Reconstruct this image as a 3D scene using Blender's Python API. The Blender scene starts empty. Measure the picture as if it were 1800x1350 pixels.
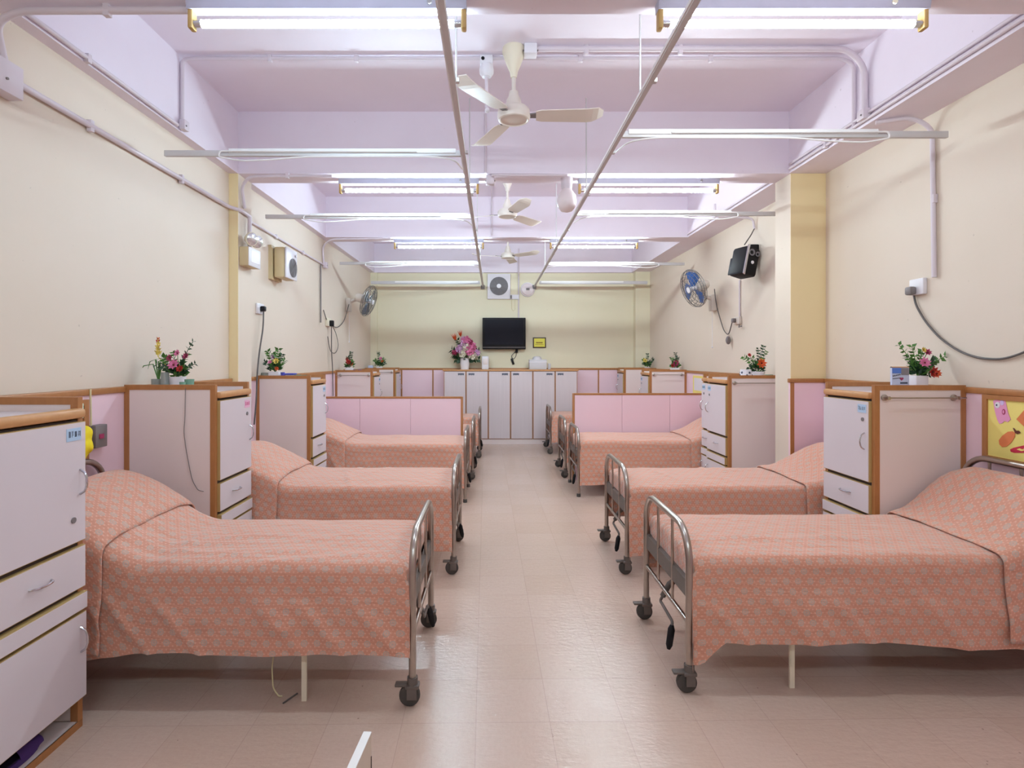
import bpy, bmesh, math, random
from math import sin, cos, pi, sqrt, atan2
from mathutils import Vector, Matrix, noise
random.seed(4)
C = bpy.context.scene.collection
S = bpy.context.scene

# ------------------------------------------------------------ camera, view, world
FPX, CX, CY, H = 960.0, 868.0, 631.0, 1.50          # focal length in px (1800 wide), vanishing point, eye height
cam_d = bpy.data.cameras.new('camera'); cam = bpy.data.objects.new('camera', cam_d); C.objects.link(cam)
cam.location = (0, 0, H); cam.rotation_euler = (pi/2, 0, 0)
cam_d.sensor_width = 36; cam_d.lens = 36*FPX/1800
cam_d.shift_x = (900-CX)/1800; cam_d.shift_y = (CY-675)/1800
cam_d.clip_start = .05; cam_d.clip_end = 60
S.camera = cam
S.view_settings.view_transform = 'Standard'; S.view_settings.look = 'None'
S.view_settings.gamma = 1; S.view_settings.use_curve_mapping = False
S.view_settings.exposure = 0.0
TUBE = 125.0                                        # radiance of the fluorescent tubes
TUBE_COL = {-1: (.74, 1.0, 1.12), 1: (.83, .985, 1.02)}   # bluish tubes on the left, warmer ones on the right
ROW = {0: .9, 1: .66, 2: 1.2, 3: 1.55}             # strength per row, set to even out brightness along the ward
w = bpy.data.worlds.new('World'); S.world = w; w.use_nodes = True
w.node_tree.nodes['Background'].inputs[0].default_value = (.8, .8, .85, 1)
w.node_tree.nodes['Background'].inputs[1].default_value = .25
S.cycles.max_bounces = 10; S.cycles.diffuse_bounces = 6; S.cycles.sample_clamp_indirect = 6
S.cycles.use_denoising = True

def px(x, d): return (x-CX)*d/FPX
def pz(y, d): return H-(y-CY)*d/FPX

# ------------------------------------------------------------ materials
def lin(c):
    return tuple(((v/255)/12.92 if v/255 <= .04045 else ((v/255+.055)/1.055)**2.4) for v in c)
class N:
    def __init__(s, name):
        s.m = bpy.data.materials.new(name); s.m.use_nodes = True; s.t = s.m.node_tree
        s.b = s.t.nodes['Principled BSDF']
    def n(s, typ, **k):
        o = s.t.nodes.new(typ)
        for a, v in k.items(): setattr(o, a, v)
        return o
    def l(s, a, b): s.t.links.new(a, b)
    def math(s, op, a, b=None, c=None):
        o = s.n('ShaderNodeMath', operation=op)
        for i, v in enumerate((a, b, c)):
            if v is None: continue
            if isinstance(v, (int, float)): o.inputs[i].default_value = v
            else: s.l(v, o.inputs[i])
        return o.outputs[0]
    def mix(s, f, a, b):
        o = s.n('ShaderNodeMix', data_type='RGBA')
        for i, v in ((0, f), (6, a), (7, b)):
            if isinstance(v, (int, float)): o.inputs[i].default_value = v
            elif isinstance(v, tuple): o.inputs[i].default_value = (*v[:3], 1)
            else: s.l(v, o.inputs[i])
        return o.outputs[2]
    def noise(s, scale, detail=3, vec=None, stretch=None, rough=.5):
        if vec is None:
            vec = s.n('ShaderNodeNewGeometry').outputs['Position']
        if stretch:
            mp = s.n('ShaderNodeMapping'); mp.inputs['Scale'].default_value = stretch
            s.l(vec, mp.inputs[0]); vec = mp.outputs[0]
        o = s.n('ShaderNodeTexNoise'); o.inputs['Scale'].default_value = scale
        o.inputs['Detail'].default_value = detail; o.inputs['Roughness'].default_value = rough
        s.l(vec, o.inputs['Vector']); return o.outputs[0]
    def bump(s, h, strength=.2, dist=.01):
        o = s.n('ShaderNodeBump'); o.inputs['Strength'].default_value = strength; o.inputs['Distance'].default_value = dist
        s.l(h, o.inputs['Height']); s.l(o.outputs[0], s.b.inputs['Normal'])
def mat(name, col, rough=.5, metal=0, var=.06, scale=6, stretch=None, bump=0, bscale=60, spec=.5, trans=0, alpha=1):
    k = N(name); c = lin(col)
    d = tuple(v*(1-var) for v in c); e = tuple(min(1, v*(1+var)) for v in c)
    k.l(k.mix(k.noise(scale, stretch=stretch), d, e), k.b.inputs['Base Color'])
    k.b.inputs['Roughness'].default_value = rough; k.b.inputs['Metallic'].default_value = metal
    k.b.inputs['Specular IOR Level'].default_value = spec
    if trans: k.b.inputs['Transmission Weight'].default_value = trans
    if alpha < 1: k.b.inputs['Alpha'].default_value = alpha
    if bump: k.bump(k.noise(bscale), bump, .003)
    return k.m

M = {}
# painted plaster walls: warm cream paint with faint stains
def plaster(name, a, b, rough=.6):
    k = N(name)
    f = k.noise(1.3, 5, rough=.6)
    base = k.mix(f, lin(a), lin(b))
    sp = k.noise(30, 2); spm = k.math('GREATER_THAN', sp, .775)
    base = k.mix(k.math('MULTIPLY', spm, .25), base, lin((120, 100, 85)))
    k.l(base, k.b.inputs['Base Color']); k.b.inputs['Roughness'].default_value = rough
    k.bump(k.noise(22, 4), .12, .004)
    return k.m
M['wall'] = plaster('cream_paint', (224, 210, 197), (218, 203, 184))
M['column'] = plaster('cream_paint_warm_shade', (242, 224, 180), (238, 218, 168))  # wall paint with the warm bounce and shade of the near faces painted in
M['wall_b'] = plaster('pale_yellow_paint', (228, 220, 196), (222, 213, 182))
M['ceil'] = plaster('ceiling_paint', (237, 228, 240), (226, 214, 225))
# floor: vinyl tiles
def floor_mat():
    k = N('vinyl_tiles')
    pos = k.n('ShaderNodeNewGeometry').outputs['Position']
    mp = k.n('ShaderNodeMapping'); mp.vector_type = 'POINT'
    mp.inputs['Rotation'].default_value = (0, 0, -.015)
    mp.inputs['Scale'].default_value = (1/.3048, 1/.3048, 1); mp.inputs['Location'].default_value = (.13, -.39, 0)
    k.l(pos, mp.inputs[0])
    sx = k.n('ShaderNodeSeparateXYZ'); k.l(mp.outputs[0], sx.inputs[0])
    fx = k.math('FRACT', sx.outputs[0]); fy = k.math('FRACT', sx.outputs[1])
    ex = k.math('MINIMUM', fx, k.math('SUBTRACT', 1, fx)); ey = k.math('MINIMUM', fy, k.math('SUBTRACT', 1, fy))
    e = k.math('MINIMUM', ex, ey); line = k.math('LESS_THAN', e, .0055)
    fl = k.n('ShaderNodeVectorMath', operation='FLOOR'); k.l(mp.outputs[0], fl.inputs[0])
    wn = k.n('ShaderNodeTexWhiteNoise'); k.l(fl.outputs[0], wn.inputs[0])
    base = k.mix(wn.outputs[0], lin((207, 182, 166)), lin((212, 188, 174)))
    st = k.noise(70, 6, stretch=(1, .45, 1), rough=.75)
    base = k.mix(k.math('MULTIPLY', st, .46), base, lin((168, 136, 118)))
    blot = k.noise(1.6, 4); base = k.mix(k.math('MULTIPLY', blot, .18), base, lin((196, 160, 140)))
    vor = k.n('ShaderNodeTexVoronoi'); vor.inputs['Scale'].default_value = 9; k.l(pos, vor.inputs['Vector'])
    base = k.mix(k.math('MULTIPLY', k.math('LESS_THAN', vor.outputs[0], .035), .5), base, lin((90, 66, 58)))
    base = k.mix(k.math('MULTIPLY', line, .2), base, lin((128, 98, 84)))
    k.l(base, k.b.inputs['Base Color'])
    r = k.noise(30, 5, stretch=(.6, 1.5, 1), rough=.6)
    mr = k.n('ShaderNodeMapRange'); mr.inputs[1].default_value = .35; mr.inputs[2].default_value = .65
    mr.inputs[3].default_value = .09; mr.inputs[4].default_value = .2; k.l(r, mr.inputs[0])
    k.l(mr.outputs[0], k.b.inputs['Roughness']); k.b.inputs['Specular IOR Level'].default_value = .45
    h = k.math('ADD', k.noise(38, 5, stretch=(.6, 1.3, 1), rough=.62), k.math('MULTIPLY', k.noise(9, 2, stretch=(.6, 1.2, 1)), .6))
    k.bump(k.math('SUBTRACT', h, k.math('MULTIPLY', line, .3)), .36, .006)
    return k.m
M['floor'] = floor_mat()
# bed linen: orange cotton printed with rows of grey medallions and pale dots
def linen():
    k = N('orange_medallion_cotton')
    uv = k.n('ShaderNodeUVMap').outputs[0]
    sx = k.n('ShaderNodeSeparateXYZ'); k.l(uv, sx.inputs[0])
    U, V = sx.outputs[0], sx.outputs[1]
    def lat(su, sv, ou, ov):
        a = k.math('MULTIPLY', k.math('SUBTRACT', k.math('FRACT', k.math('ADD', k.math('DIVIDE', U, su), ou)), .5), su)
        b = k.math('MULTIPLY', k.math('SUBTRACT', k.math('FRACT', k.math('ADD', k.math('DIVIDE', V, sv), ov)), .5), sv)
        return k.math('SQRT', k.math('ADD', k.math('POWER', a, 2), k.math('POWER', b, 2)))
    P, Q = .054, .088
    d = k.math('MINIMUM', lat(P, Q, 0, 0), lat(P, Q, .5, .5))
    e = k.math('MINIMUM', lat(P/3, Q/3, 0, 0), lat(P/3, Q/3, .5, .5))
    base = lin((207, 147, 124))
    wob = k.noise(200, 2, vec=uv)
    dd = k.math('ADD', d, k.math('MULTIPLY', k.math('SUBTRACT', wob, .5), .0025))
    disk = k.math('LESS_THAN', dd, .0142)
    hole = k.math('MULTIPLY', k.math('LESS_THAN', dd, .0085), k.math('GREATER_THAN', dd, .0055))
    dots = k.math('MULTIPLY', k.math('LESS_THAN', e, .0036), k.math('SUBTRACT', 1, disk))
    c = k.mix(disk, base, lin((192, 165, 151)))
    c = k.mix(k.math('MULTIPLY', hole, .7), c, lin((222, 160, 138)))
    c = k.mix(k.math('MULTIPLY', dots, .6), c, lin((230, 180, 158)))
    k.l(c, k.b.inputs['Base Color']); k.b.inputs['Roughness'].default_value = .85
    k.b.inputs['Sheen Weight'].default_value = .35; k.b.inputs['Specular IOR Level'].default_value = .2
    pos = k.n('ShaderNodeNewGeometry').outputs['Position']
    h = k.math('ADD', k.noise(9, 4, stretch=(.5, 1.6, 1.2), rough=.6), k.math('MULTIPLY', k.noise(600, 1), .03))
    k.bump(h, .7, .03)
    return k.m
M['linen'] = linen()
def wood(name, a, b, axis=(1, 1, 1)):
    k = N(name)
    f = k.noise(12, 6, stretch=(2.5, 2.5, .6), rough=.7)
    k.l(k.mix(f, lin(a), lin(b)), k.b.inputs['Base Color']); k.b.inputs['Roughness'].default_value = .38
    return k.m
M['wood'] = wood('beech_edging', (150, 96, 52), (186, 128, 78))
M['wood_l'] = wood('light_beech_lip', (188, 134, 86), (206, 154, 104))
M['lam'] = mat('white_laminate', (216, 205, 210), .42, var=.02, scale=3)
M['lam_s'] = mat('grey_white_laminate', (230, 215, 212), .4, var=.03, scale=2)
M['tan'] = mat('tan_edge_band', (182, 152, 98), .5)
M['dark'] = mat('dark_gap', (58, 42, 34), .7)
M['pink'] = mat('pink_laminate', (238, 207, 218), .45, var=.03, scale=2)
M['cup'] = mat('pale_grey_woodgrain_laminate', (212, 200, 203), .5, var=.06, scale=10, stretch=(4, 4, .15))
M['steel'] = mat('worn_stainless_tube', (176, 166, 158), .28, 1, var=.12, scale=25)
M['chrome'] = mat('chrome', (205, 205, 210), .15, 1)
M['iron'] = mat('grey_painted_angle_iron', (104, 94, 88), .5, .2, var=.15, scale=20)
M['rubber'] = mat('dusty_dark_rubber', (72, 66, 62), .8, var=.15, scale=30)
M['black'] = mat('black_plastic', (24, 22, 25), .55, spec=.25)
M['screen'] = mat('black_screen', (22, 19, 30), .5, var=.02, spec=.15)
M['white'] = mat('white_plastic', (226, 222, 228), .4, var=.03)
M['offw'] = mat('yellowed_white_enamel', (216, 204, 194), .4, var=.05)
M['ivory'] = mat('yellowed_ivory_plastic', (226, 216, 194), .5)
M['beige'] = mat('beige_box_plastic', (206, 186, 146), .5)
M['pipe'] = mat('painted_conduit', (214, 202, 210), .45, var=.05)
M['rail'] = mat('aluminium_curtain_rail', (200, 196, 198), .45, .15, var=.06)
M['track'] = mat('white_curtain_track', (226, 222, 222), .35)
M['housing'] = mat('white_enamel_batten', (176, 172, 190), .35)
M['socket_y'] = mat('yellow_lamp_holder', (184, 148, 88), .5)
M['grille'] = mat('grey_grille', (128, 124, 130), .5)
M['grey'] = mat('grey_plastic', (120, 112, 112), .5)
M['cable'] = mat('grey_cable', (92, 86, 84), .6)
M['cable_w'] = mat('yellowed_white_cable', (214, 202, 160), .6)
M['matt'] = mat('pale_mattress_cover', (208, 176, 162), .8)
M['brown'] = mat('brown_board', (176, 112, 74), .7)
M['blue_bl'] = mat('blue_fan_blade', (52, 96, 164), .35)
M['dark_bl'] = mat('smoke_grey_fan_blade', (84, 92, 104), .35)
M['wire'] = mat('grey_guard_wire', (130, 126, 124), .35, .6)
M['green'] = mat('leaf_green', (74, 120, 48), .5, var=.3, scale=60)
M['dgreen'] = mat('dark_leaf_green', (38, 72, 44), .5, var=.3, scale=60)
M['pinkf'] = mat('pink_petals', (216, 120, 160), .6, var=.15, scale=50)
M['redf'] = mat('red_petals', (176, 42, 38), .6, var=.15, scale=50)
M['magf'] = mat('magenta_petals', (166, 50, 92), .6, var=.15, scale=50)
M['lilf'] = mat('lilac_petals', (214, 168, 208), .6, var=.15, scale=50)
M['whitef'] = mat('cream_petals', (232, 226, 206), .6)
M['yelf'] = mat('yellow_petals', (222, 198, 96), .6)
M['orgf'] = mat('orange_petals', (214, 90, 44), .6)
M['pot'] = mat('white_ceramic', (226, 218, 222), .3)
M['jade'] = mat('green_plastic_cup', (150, 194, 172), .25, trans=.4)
M['glass'] = mat('grey_plastic_tumbler', (190, 194, 190), .2, trans=.5)
M['bluecup'] = mat('blue_cup', (70, 74, 168), .35)
M['bluep'] = mat('blue_print', (82, 122, 206), .5)
M['cardp'] = mat('pale_blue_card', (196, 202, 226), .6)
M['tagb'] = mat('blue_name_tag', (176, 200, 226), .6)
M['tagp'] = mat('pink_name_tag', (232, 178, 206), .6)
M['ink'] = mat('ink', (70, 78, 96), .8)
M['inkr'] = mat('red_ink', (206, 60, 120), .8)
M['paper_g'] = mat('pale_green_paper', (198, 222, 200), .8)
M['paper_l'] = mat('lilac_paper', (208, 186, 226), .8)
M['paper_y'] = mat('yellow_paper', (240, 222, 128), .8)
M['paper_o'] = mat('orange_paper', (222, 128, 78), .8)
M['paper_p'] = mat('pink_paper', (232, 158, 196), .8)
M['paper_r'] = mat('red_paper', (196, 40, 66), .8)
M['paper_br'] = mat('brown_paper', (104, 52, 38), .8)
M['yellowc'] = mat('yellow_cloth', (236, 214, 32), .8)
M['purple'] = mat('purple_foam', (70, 40, 112), .6)
M['insole'] = mat('dark_purple_insole', (30, 18, 42), .8)
M['gold'] = mat('gold_plaque', (206, 196, 72), .3, .3)
M['dwood'] = mat('dark_frame', (76, 58, 48), .5)
M['box'] = mat('white_tissue_box', (206, 202, 206), .6)
M['board'] = mat('white_board_edge', (226, 218, 214), .4)
M['beigeb'] = mat('beige_laminate', (200, 184, 168), .45)
def tube_mat(side, row):
    k = N('lit_tube'); k.b.inputs['Base Color'].default_value = (.9, .9, .9, 1)
    k.b.inputs['Emission Color'].default_value = (*TUBE_COL[side], 1); k.b.inputs['Emission Strength'].default_value = TUBE*ROW[row]
    return k.m
for _s in (-1, 1):
    for _r in ROW: M['tube', _s, _r] = tube_mat(_s, _r)
def globe_mat():
    return mat('frosted_globe', (228, 214, 216), .3)
M['globe'] = globe_mat()
def reflector():
    k = N('lamp_glass'); k.b.inputs['Base Color'].default_value = (.75, .75, .78, 1)
    k.b.inputs['Metallic'].default_value = .8; k.b.inputs['Roughness'].default_value = .2; return k.m
M['refl'] = reflector()

# ------------------------------------------------------------ mesh helpers
def wm(o):
    m = Matrix()
    while o: m = o.matrix_basis @ m; o = o.parent
    return m
class MB:
    def __init__(s): s.bm = bmesh.new(); s.uv = s.bm.loops.layers.uv.new('UVMap')
    def _merge(s, t, mi=0, smooth=False):
        mp = {}
        for v in t.verts: mp[v] = s.bm.verts.new(v.co)
        for f in t.faces:
            try: g = s.bm.faces.new([mp[v] for v in f.verts])
            except ValueError: continue
            g.material_index = mi; g.smooth = smooth
        t.free()
    def box(s, x0, x1, y0, y1, z0, z1, mi=0, bev=0, rot=None):
        t = bmesh.new(); bmesh.ops.create_cube(t, size=1)
        cx, cy, cz = (x0+x1)/2, (y0+y1)/2, (z0+z1)/2
        for v in t.verts: v.co = Vector((v.co.x*abs(x1-x0), v.co.y*abs(y1-y0), v.co.z*abs(z1-z0)))
        if bev: bmesh.ops.bevel(t, geom=t.edges[:], offset=bev, segments=2, affect='EDGES', profile=.5)
        for v in t.verts:
            if rot: v.co = rot @ v.co
            v.co += Vector((cx, cy, cz))
        s._merge(t, mi, bool(bev)); return s
    def lathe(s, prof, o, ax=(0, 0, 1), n=20, mi=0, smooth=True):
        q = Vector((0, 0, 1)).rotation_difference(Vector(ax).normalized()); o = Vector(o)
        rows = []
        for r, z in prof:
            if r < 1e-6: rows.append([s.bm.verts.new(o+q @ Vector((0, 0, z)))])
            else: rows.append([s.bm.verts.new(o+q @ Vector((r*cos(2*pi*i/n), r*sin(2*pi*i/n), z))) for i in range(n)])
        for a, b in zip(rows, rows[1:]):
            for i in range(n):
                j = (i+1) % n
                if len(a) == 1 and len(b) == 1: continue
                if len(a) == 1: f = [a[0], b[j], b[i]]
                elif len(b) == 1: f = [a[i], a[j], b[0]]
                else: f = [a[i], a[j], b[j], b[i]]
                g = s.bm.faces.new(f); g.material_index = mi; g.smooth = smooth
        return s
    def cyl(s, p, q, r, n=14, mi=0, r2=None):
        p = Vector(p); q = Vector(q); L = (q-p).length; r2 = r if r2 is None else r2
        return s.lathe([(0, 0), (r, 0), (r2, L), (0, L)], p, q-p, n, mi)
    def tube(s, pts, r, n=8, mi=0, closed=False):
        P = [Vector(p) for p in pts]; m = len(P); rings = []
        up = None
        for i in range(m):
            if closed: t = P[(i+1) % m]-P[i-1]
            else: t = P[min(i+1, m-1)]-P[max(i-1, 0)]
            t.normalize()
            if up is None: up = t.orthogonal().normalized()
            up = (up-t*up.dot(t)).normalized(); sd = t.cross(up)
            rr = r[i] if isinstance(r, (list, tuple)) else r
            rings.append([s.bm.verts.new(P[i]+up*cos(2*pi*k/n)*rr+sd*sin(2*pi*k/n)*rr) for k in range(n)])
        for i in range(m if closed else m-1):
            a, b = rings[i], rings[(i+1) % m]
            for k in range(n):
                g = s.bm.faces.new([a[k], a[(k+1) % n], b[(k+1) % n], b[k]]); g.smooth = True; g.material_index = mi
        if not closed:
            for rg in (rings[0][::-1], rings[-1]):
                g = s.bm.faces.new(rg); g.material_index = mi
        return s
    def ball(s, o, r, mi=0, sx=1, sy=1, sz=1, sub=2):
        t = bmesh.new(); bmesh.ops.create_icosphere(t, subdivisions=sub, radius=r)
        for v in t.verts: v.co = Vector((v.co.x*sx, v.co.y*sy, v.co.z*sz))+Vector(o)
        s._merge(t, mi, True); return s
    def poly(s, pts, off, mi=0):
        """flat outline pts extruded by vector off"""
        off = Vector(off); a = [s.bm.verts.new(Vector(p)) for p in pts]; b = [s.bm.verts.new(Vector(p)+off) for p in pts]
        n = len(a)
        for f in (a[::-1], b): g = s.bm.faces.new(f); g.material_index = mi
        for i in range(n): g = s.bm.faces.new([a[i], a[(i+1) % n], b[(i+1) % n], b[i]]); g.material_index = mi
        return s
    def leaf(s, p, d, L, W, mi=0, nrm=None):
        d = Vector(d).normalized(); p = Vector(p)
        sd = d.cross(Vector(nrm) if nrm else Vector((random.uniform(-1, 1), random.uniform(-1, 1), random.uniform(.2, 1))))
        if sd.length < 1e-3: sd = d.orthogonal()
        sd.normalize(); up = sd.cross(d)
        ps = [p, p+d*L*.35+sd*W*.5+up*L*.06, p+d*L, p+d*L*.35-sd*W*.5+up*L*.06, p+d*L*.45-up*L*.04]
        v = [s.bm.verts.new(q) for q in ps]
        for f in ((0, 1, 4), (1, 2, 4), (2, 3, 4), (3, 0, 4)):
            g = s.bm.faces.new([v[i] for i in f]); g.material_index = mi; g.smooth = True
        return s
    def build(s, name, m, parent=None, label=None):
        me = bpy.data.meshes.new(name)
        bmesh.ops.recalc_face_normals(s.bm, faces=s.bm.faces[:])
        if parent:
            inv = wm(parent).inverted()
            for v in s.bm.verts: v.co = inv @ v.co
        s.bm.to_mesh(me); s.bm.free()
        for k in (m if isinstance(m, (list, tuple)) else [m]): me.materials.append(M[k] if isinstance(k, str) else k)
        if any(p.use_smooth for p in me.polygons): me.set_sharp_from_angle(angle=math.radians(40))
        o = bpy.data.objects.new(name, me); C.objects.link(o)
        if parent: o.parent = parent
        if label: o['label'] = label
        return o
def tag(o, label, cat, group=None, kind=None):
    if label: o['label'] = label
    if cat: o['category'] = cat
    if group: o['group'] = group
    if kind: o['kind'] = kind
    return o
def thing(name, label, cat, loc=(0, 0, 0), group=None):
    o = bpy.data.objects.new(name, None); C.objects.link(o); o.location = loc; o.empty_display_size = .05
    return tag(o, label, cat, group)
def recenter(o):
    """move a single-mesh thing's origin to the middle of its base"""
    vs = [v.co for v in o.data.vertices]
    c = Vector(((min(v.x for v in vs)+max(v.x for v in vs))/2, (min(v.y for v in vs)+max(v.y for v in vs))/2, min(v.z for v in vs)))
    o.data.transform(Matrix.Translation(-c)); o.location = c; return o
def single(mb, name, m, label, cat, group=None):
    return tag(recenter(mb.build(name, m)), label, cat, group)
def copy_tree(o, parent=None):
    c = o.copy(); C.objects.link(c); c.parent = parent
    for ch in list(o.children): copy_tree(ch, c)
    return c
def arc(c, a, b, r, t0, t1, n=6):
    c = Vector(c); a = Vector(a); b = Vector(b)
    return [c+a*r*cos(t0+(t1-t0)*i/n)+b*r*sin(t0+(t1-t0)*i/n) for i in range(n+1)]
def fillet(pts, r, n=5):
    P = [Vector(p) for p in pts]; out = [P[0]]
    for i in range(1, len(P)-1):
        a = (P[i-1]-P[i]); b = (P[i+1]-P[i]); rr = min(r, a.length*.45, b.length*.45)
        p0 = P[i]+a.normalized()*rr; p1 = P[i]+b.normalized()*rr
        for k in range(n+1):
            t = k/n; out.append(p0*(1-t)**2+P[i]*2*t*(1-t)+p1*t*t)
    out.append(P[-1]); return out

# ------------------------------------------------------------ room shell
XL, XR, YB, YF = -2.25, 2.82, 10.02, -2.6
ZB, ZS = 3.075, 3.60                    # underside of beams, of slab
BL, BR = -2.172, 2.508                  # inner faces of the side beams
def struct(mb, name, m): o = mb.build(name, m); o['kind'] = 'structure'; return o
struct(MB().box(XL-.2, XR+.2, YF-.2, YB+.2, -.1, 0), 'floor', 'floor')
struct(MB().box(XL-.2, XR+.2, YF-.2, YB+.2, ZS, ZS+.15), 'ceiling', 'ceil')
struct(MB().box(XL-.2, XL, YF-.2, YB+.2, 0, ZS), 'wall_left', 'wall')
struct(MB().box(XR, XR+.2, YF-.2, YB+.2, 0, ZS), 'wall_right', 'wall')
struct(MB().box(XL, XR, YB, YB+.2, 0, ZS), 'wall_back', 'wall_b')
struct(MB().box(XL, XR, YF-.2, YF, 0, ZS), 'wall_front', 'wall')
tn = [0]
def trim(mb, m):
    tn[0] += 1; return struct(mb, 'trim_%d' % tn[0], m)
trim(MB().box(XL, BL, YF, YB, ZB, ZS), 'ceil')
trim(MB().box(BR, XR, YF, YB, ZB, ZS), 'ceil')
BEAMS = [(-.42, -.14), (2.12, 2.495), (4.638, 4.893), (7.065, 7.34), (9.93, 10.02)]
for a, b in BEAMS: trim(MB().box(BL, BR, a, b, ZB, ZS), 'ceil')
HD = 1.335
# columns under the second beam, and the shallow corner pilasters
CR = BR+.014
trim(MB().box(CR, XR, 4.642, 4.893, 0, ZB).box(CR, XR, 4.638, 4.642, 0, ZB, mi=1), ['wall', 'column'])     # near sides: same wall paint, warm shade put into the colour
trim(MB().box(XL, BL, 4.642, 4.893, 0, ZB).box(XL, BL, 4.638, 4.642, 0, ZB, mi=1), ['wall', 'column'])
trim(MB().box(2.56, XR, 9.86, YB, 0, ZB), 'wall_b')
trim(MB().box(XL, XL+.12, 9.97, YB, 0, ZB), 'wall_b')
# pink wainscot with a wooden cap rail
def wains(x0, x1, y0, y1, strips=()):
    t = trim(MB().box(x0, x1, y0, y1, 0, HD-.035), 'pink')
    g = .012
    MB().box(x0-g if x0 > XL+.001 else x0, x1+g if x1 < XR-.001 else x1, y0-g, y1, HD-.035, HD, bev=.006).build('cap_rail', 'wood', t)
    for (a, b, c, d) in strips:
        MB().box(a, b, c, d, 0, HD-.036).build('upright_strip', 'wood', t)
    return t
wains(XL, XL+.03, YF, 4.62)
wains(XL, XL+.03, 4.91, 9.95, [(XL+.028, XL+.036, 7.15, 7.19), (XL+.028, XL+.036, 6.98, 7.01)])
wains(XR-.03, XR, YF, 4.60)
wains(XR-.03, XR, 4.925, 9.84, [(XR-.036, XR-.028, 6.98, 7.02)])
wains(CR-.02, XR, 4.606, 4.636, [(CR-.022, CR+.008, 4.598, 4.607)])
wains(XL+.03, XR-.03, 9.975, 10.02, [(px(a, 9.97)-.012, px(a, 9.97)+.012, 9.967, 9.976) for a in (706, 761, 1052, 1086)])

# ------------------------------------------------------------ fluorescent battens
def batten(x0, x1, y, label, rust=False):
    t = thing('ceiling_light', label, 'ceiling light', ((x0+x1)/2, y, ZB-.048), 'fluorescent tube lights under the beams')
    h = MB()
    w0, w1 = .034, .026
    pts = [(x0, y-w0, ZB), (x0, y+w0, ZB), (x0, y+w1, ZB-.045), (x0, y-w1, ZB-.045)]
    h.poly(pts, (x1-x0, 0, 0)); h.build('housing', 'housing', t)
    for xx, s in ((x0+.012, 1), (x1-.012, -1)):
        MB().box(xx-.011, xx+.011, y-.021, y+.021, ZB-.125, ZB-.04, bev=.006).build('lamp_holder', 'socket_y', t)
    tb = MB(); tb.cyl((x0+.055, y, ZB-.098), (x1-.055, y, ZB-.098), .0165, 18); tb.build('tube', M['tube', -1 if x0 < 0 else 1, 0 if y < 1 else 1 if y < 3 else 2 if y < 6 else 3], t)
    MB().cyl((x0+.024, y, ZB-.098), (x0+.056, y, ZB-.098), .0155, 16).build('end_cap', 'chrome', t)
    MB().cyl((x1-.056, y, ZB-.098), (x1-.024, y, ZB-.098), .0155, 16).build('end_cap', 'chrome', t)
    MB().cyl((x1-.16, y-w0-.003, ZB-.02), (x1-.16, y-w0+.004, ZB-.02), .011, 12).build('starter', 'ivory' if rust else 'grey', t)
    return t
batten(-1.342, -.12, 2.408, 'nearest lit fluorescent tube light on the left, above the nearest left bed')
batten(.72, 1.905, 2.408, 'nearest lit fluorescent tube light on the right, with a rust-specked batten', True)
batten(-1.355, -.13, 4.79, 'second lit fluorescent tube light on the left, left of the hanging globe lamp')
batten(.74, 1.97, 4.79, 'second lit fluorescent tube light on the right, right of the hanging globe lamp')
batten(-1.315, -.13, 7.2, 'farthest lit fluorescent tube light on the left side of the ceiling')
batten(.737, 1.90, 7.2, 'farthest lit fluorescent tube light on the right side of the ceiling')
batten(-1.342, -.12, -.28, 'added fluorescent tube light on the left, unseen behind the viewer')  # extra row added out of view, brightens the camera-facing sides
batten(.72, 1.905, -.28, 'added fluorescent tube light on the right, unseen behind the viewer')

# ------------------------------------------------------------ curtain rails
ZR = 2.827
def long_rail(x, label, rods):
    t = thing('curtain_rail', label, 'curtain rail', (x, 5, ZR))
    MB().box(x-.014, x+.014, 1.2, 9.97, ZR-.016, ZR+.016, bev=.003).build('rail', 'rail', t)
    tr = MB(); tr.box(x-.02, x-.014, 1.2, 9.9, ZR-.012, ZR+.004); tr.build('track', 'track', t)
    for y in rods:
        top = ZB if any(a <= y <= b for a, b in BEAMS) else ZS
        MB().cyl((x+.0, y, ZR+.016), (x, y, top), .005, 8).build('hanger_rod', 'rail', t)
    for y in (2.6, 3.5, 4.4, 5.6, 6.9, 8.4):
        MB().box(x+.014, x+.03, y-.012, y+.012, ZR-.012, ZR+.006).build('rail_clip', 'rail', t)
    MB().box(x-.04, x+.03, 9.94, 10.0, ZR-.05, ZR+.02, bev=.004).build('wall_bracket', 'grey', t)
    return t
long_rail(-.195, 'long grey curtain rail running the length of the ward, left one', (2.83, 4.4, 6.5, 7.95))
long_rail(.745, 'long grey curtain rail running the length of the ward, right one', (2.78, 4.4, 6.5, 7.95))
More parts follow.
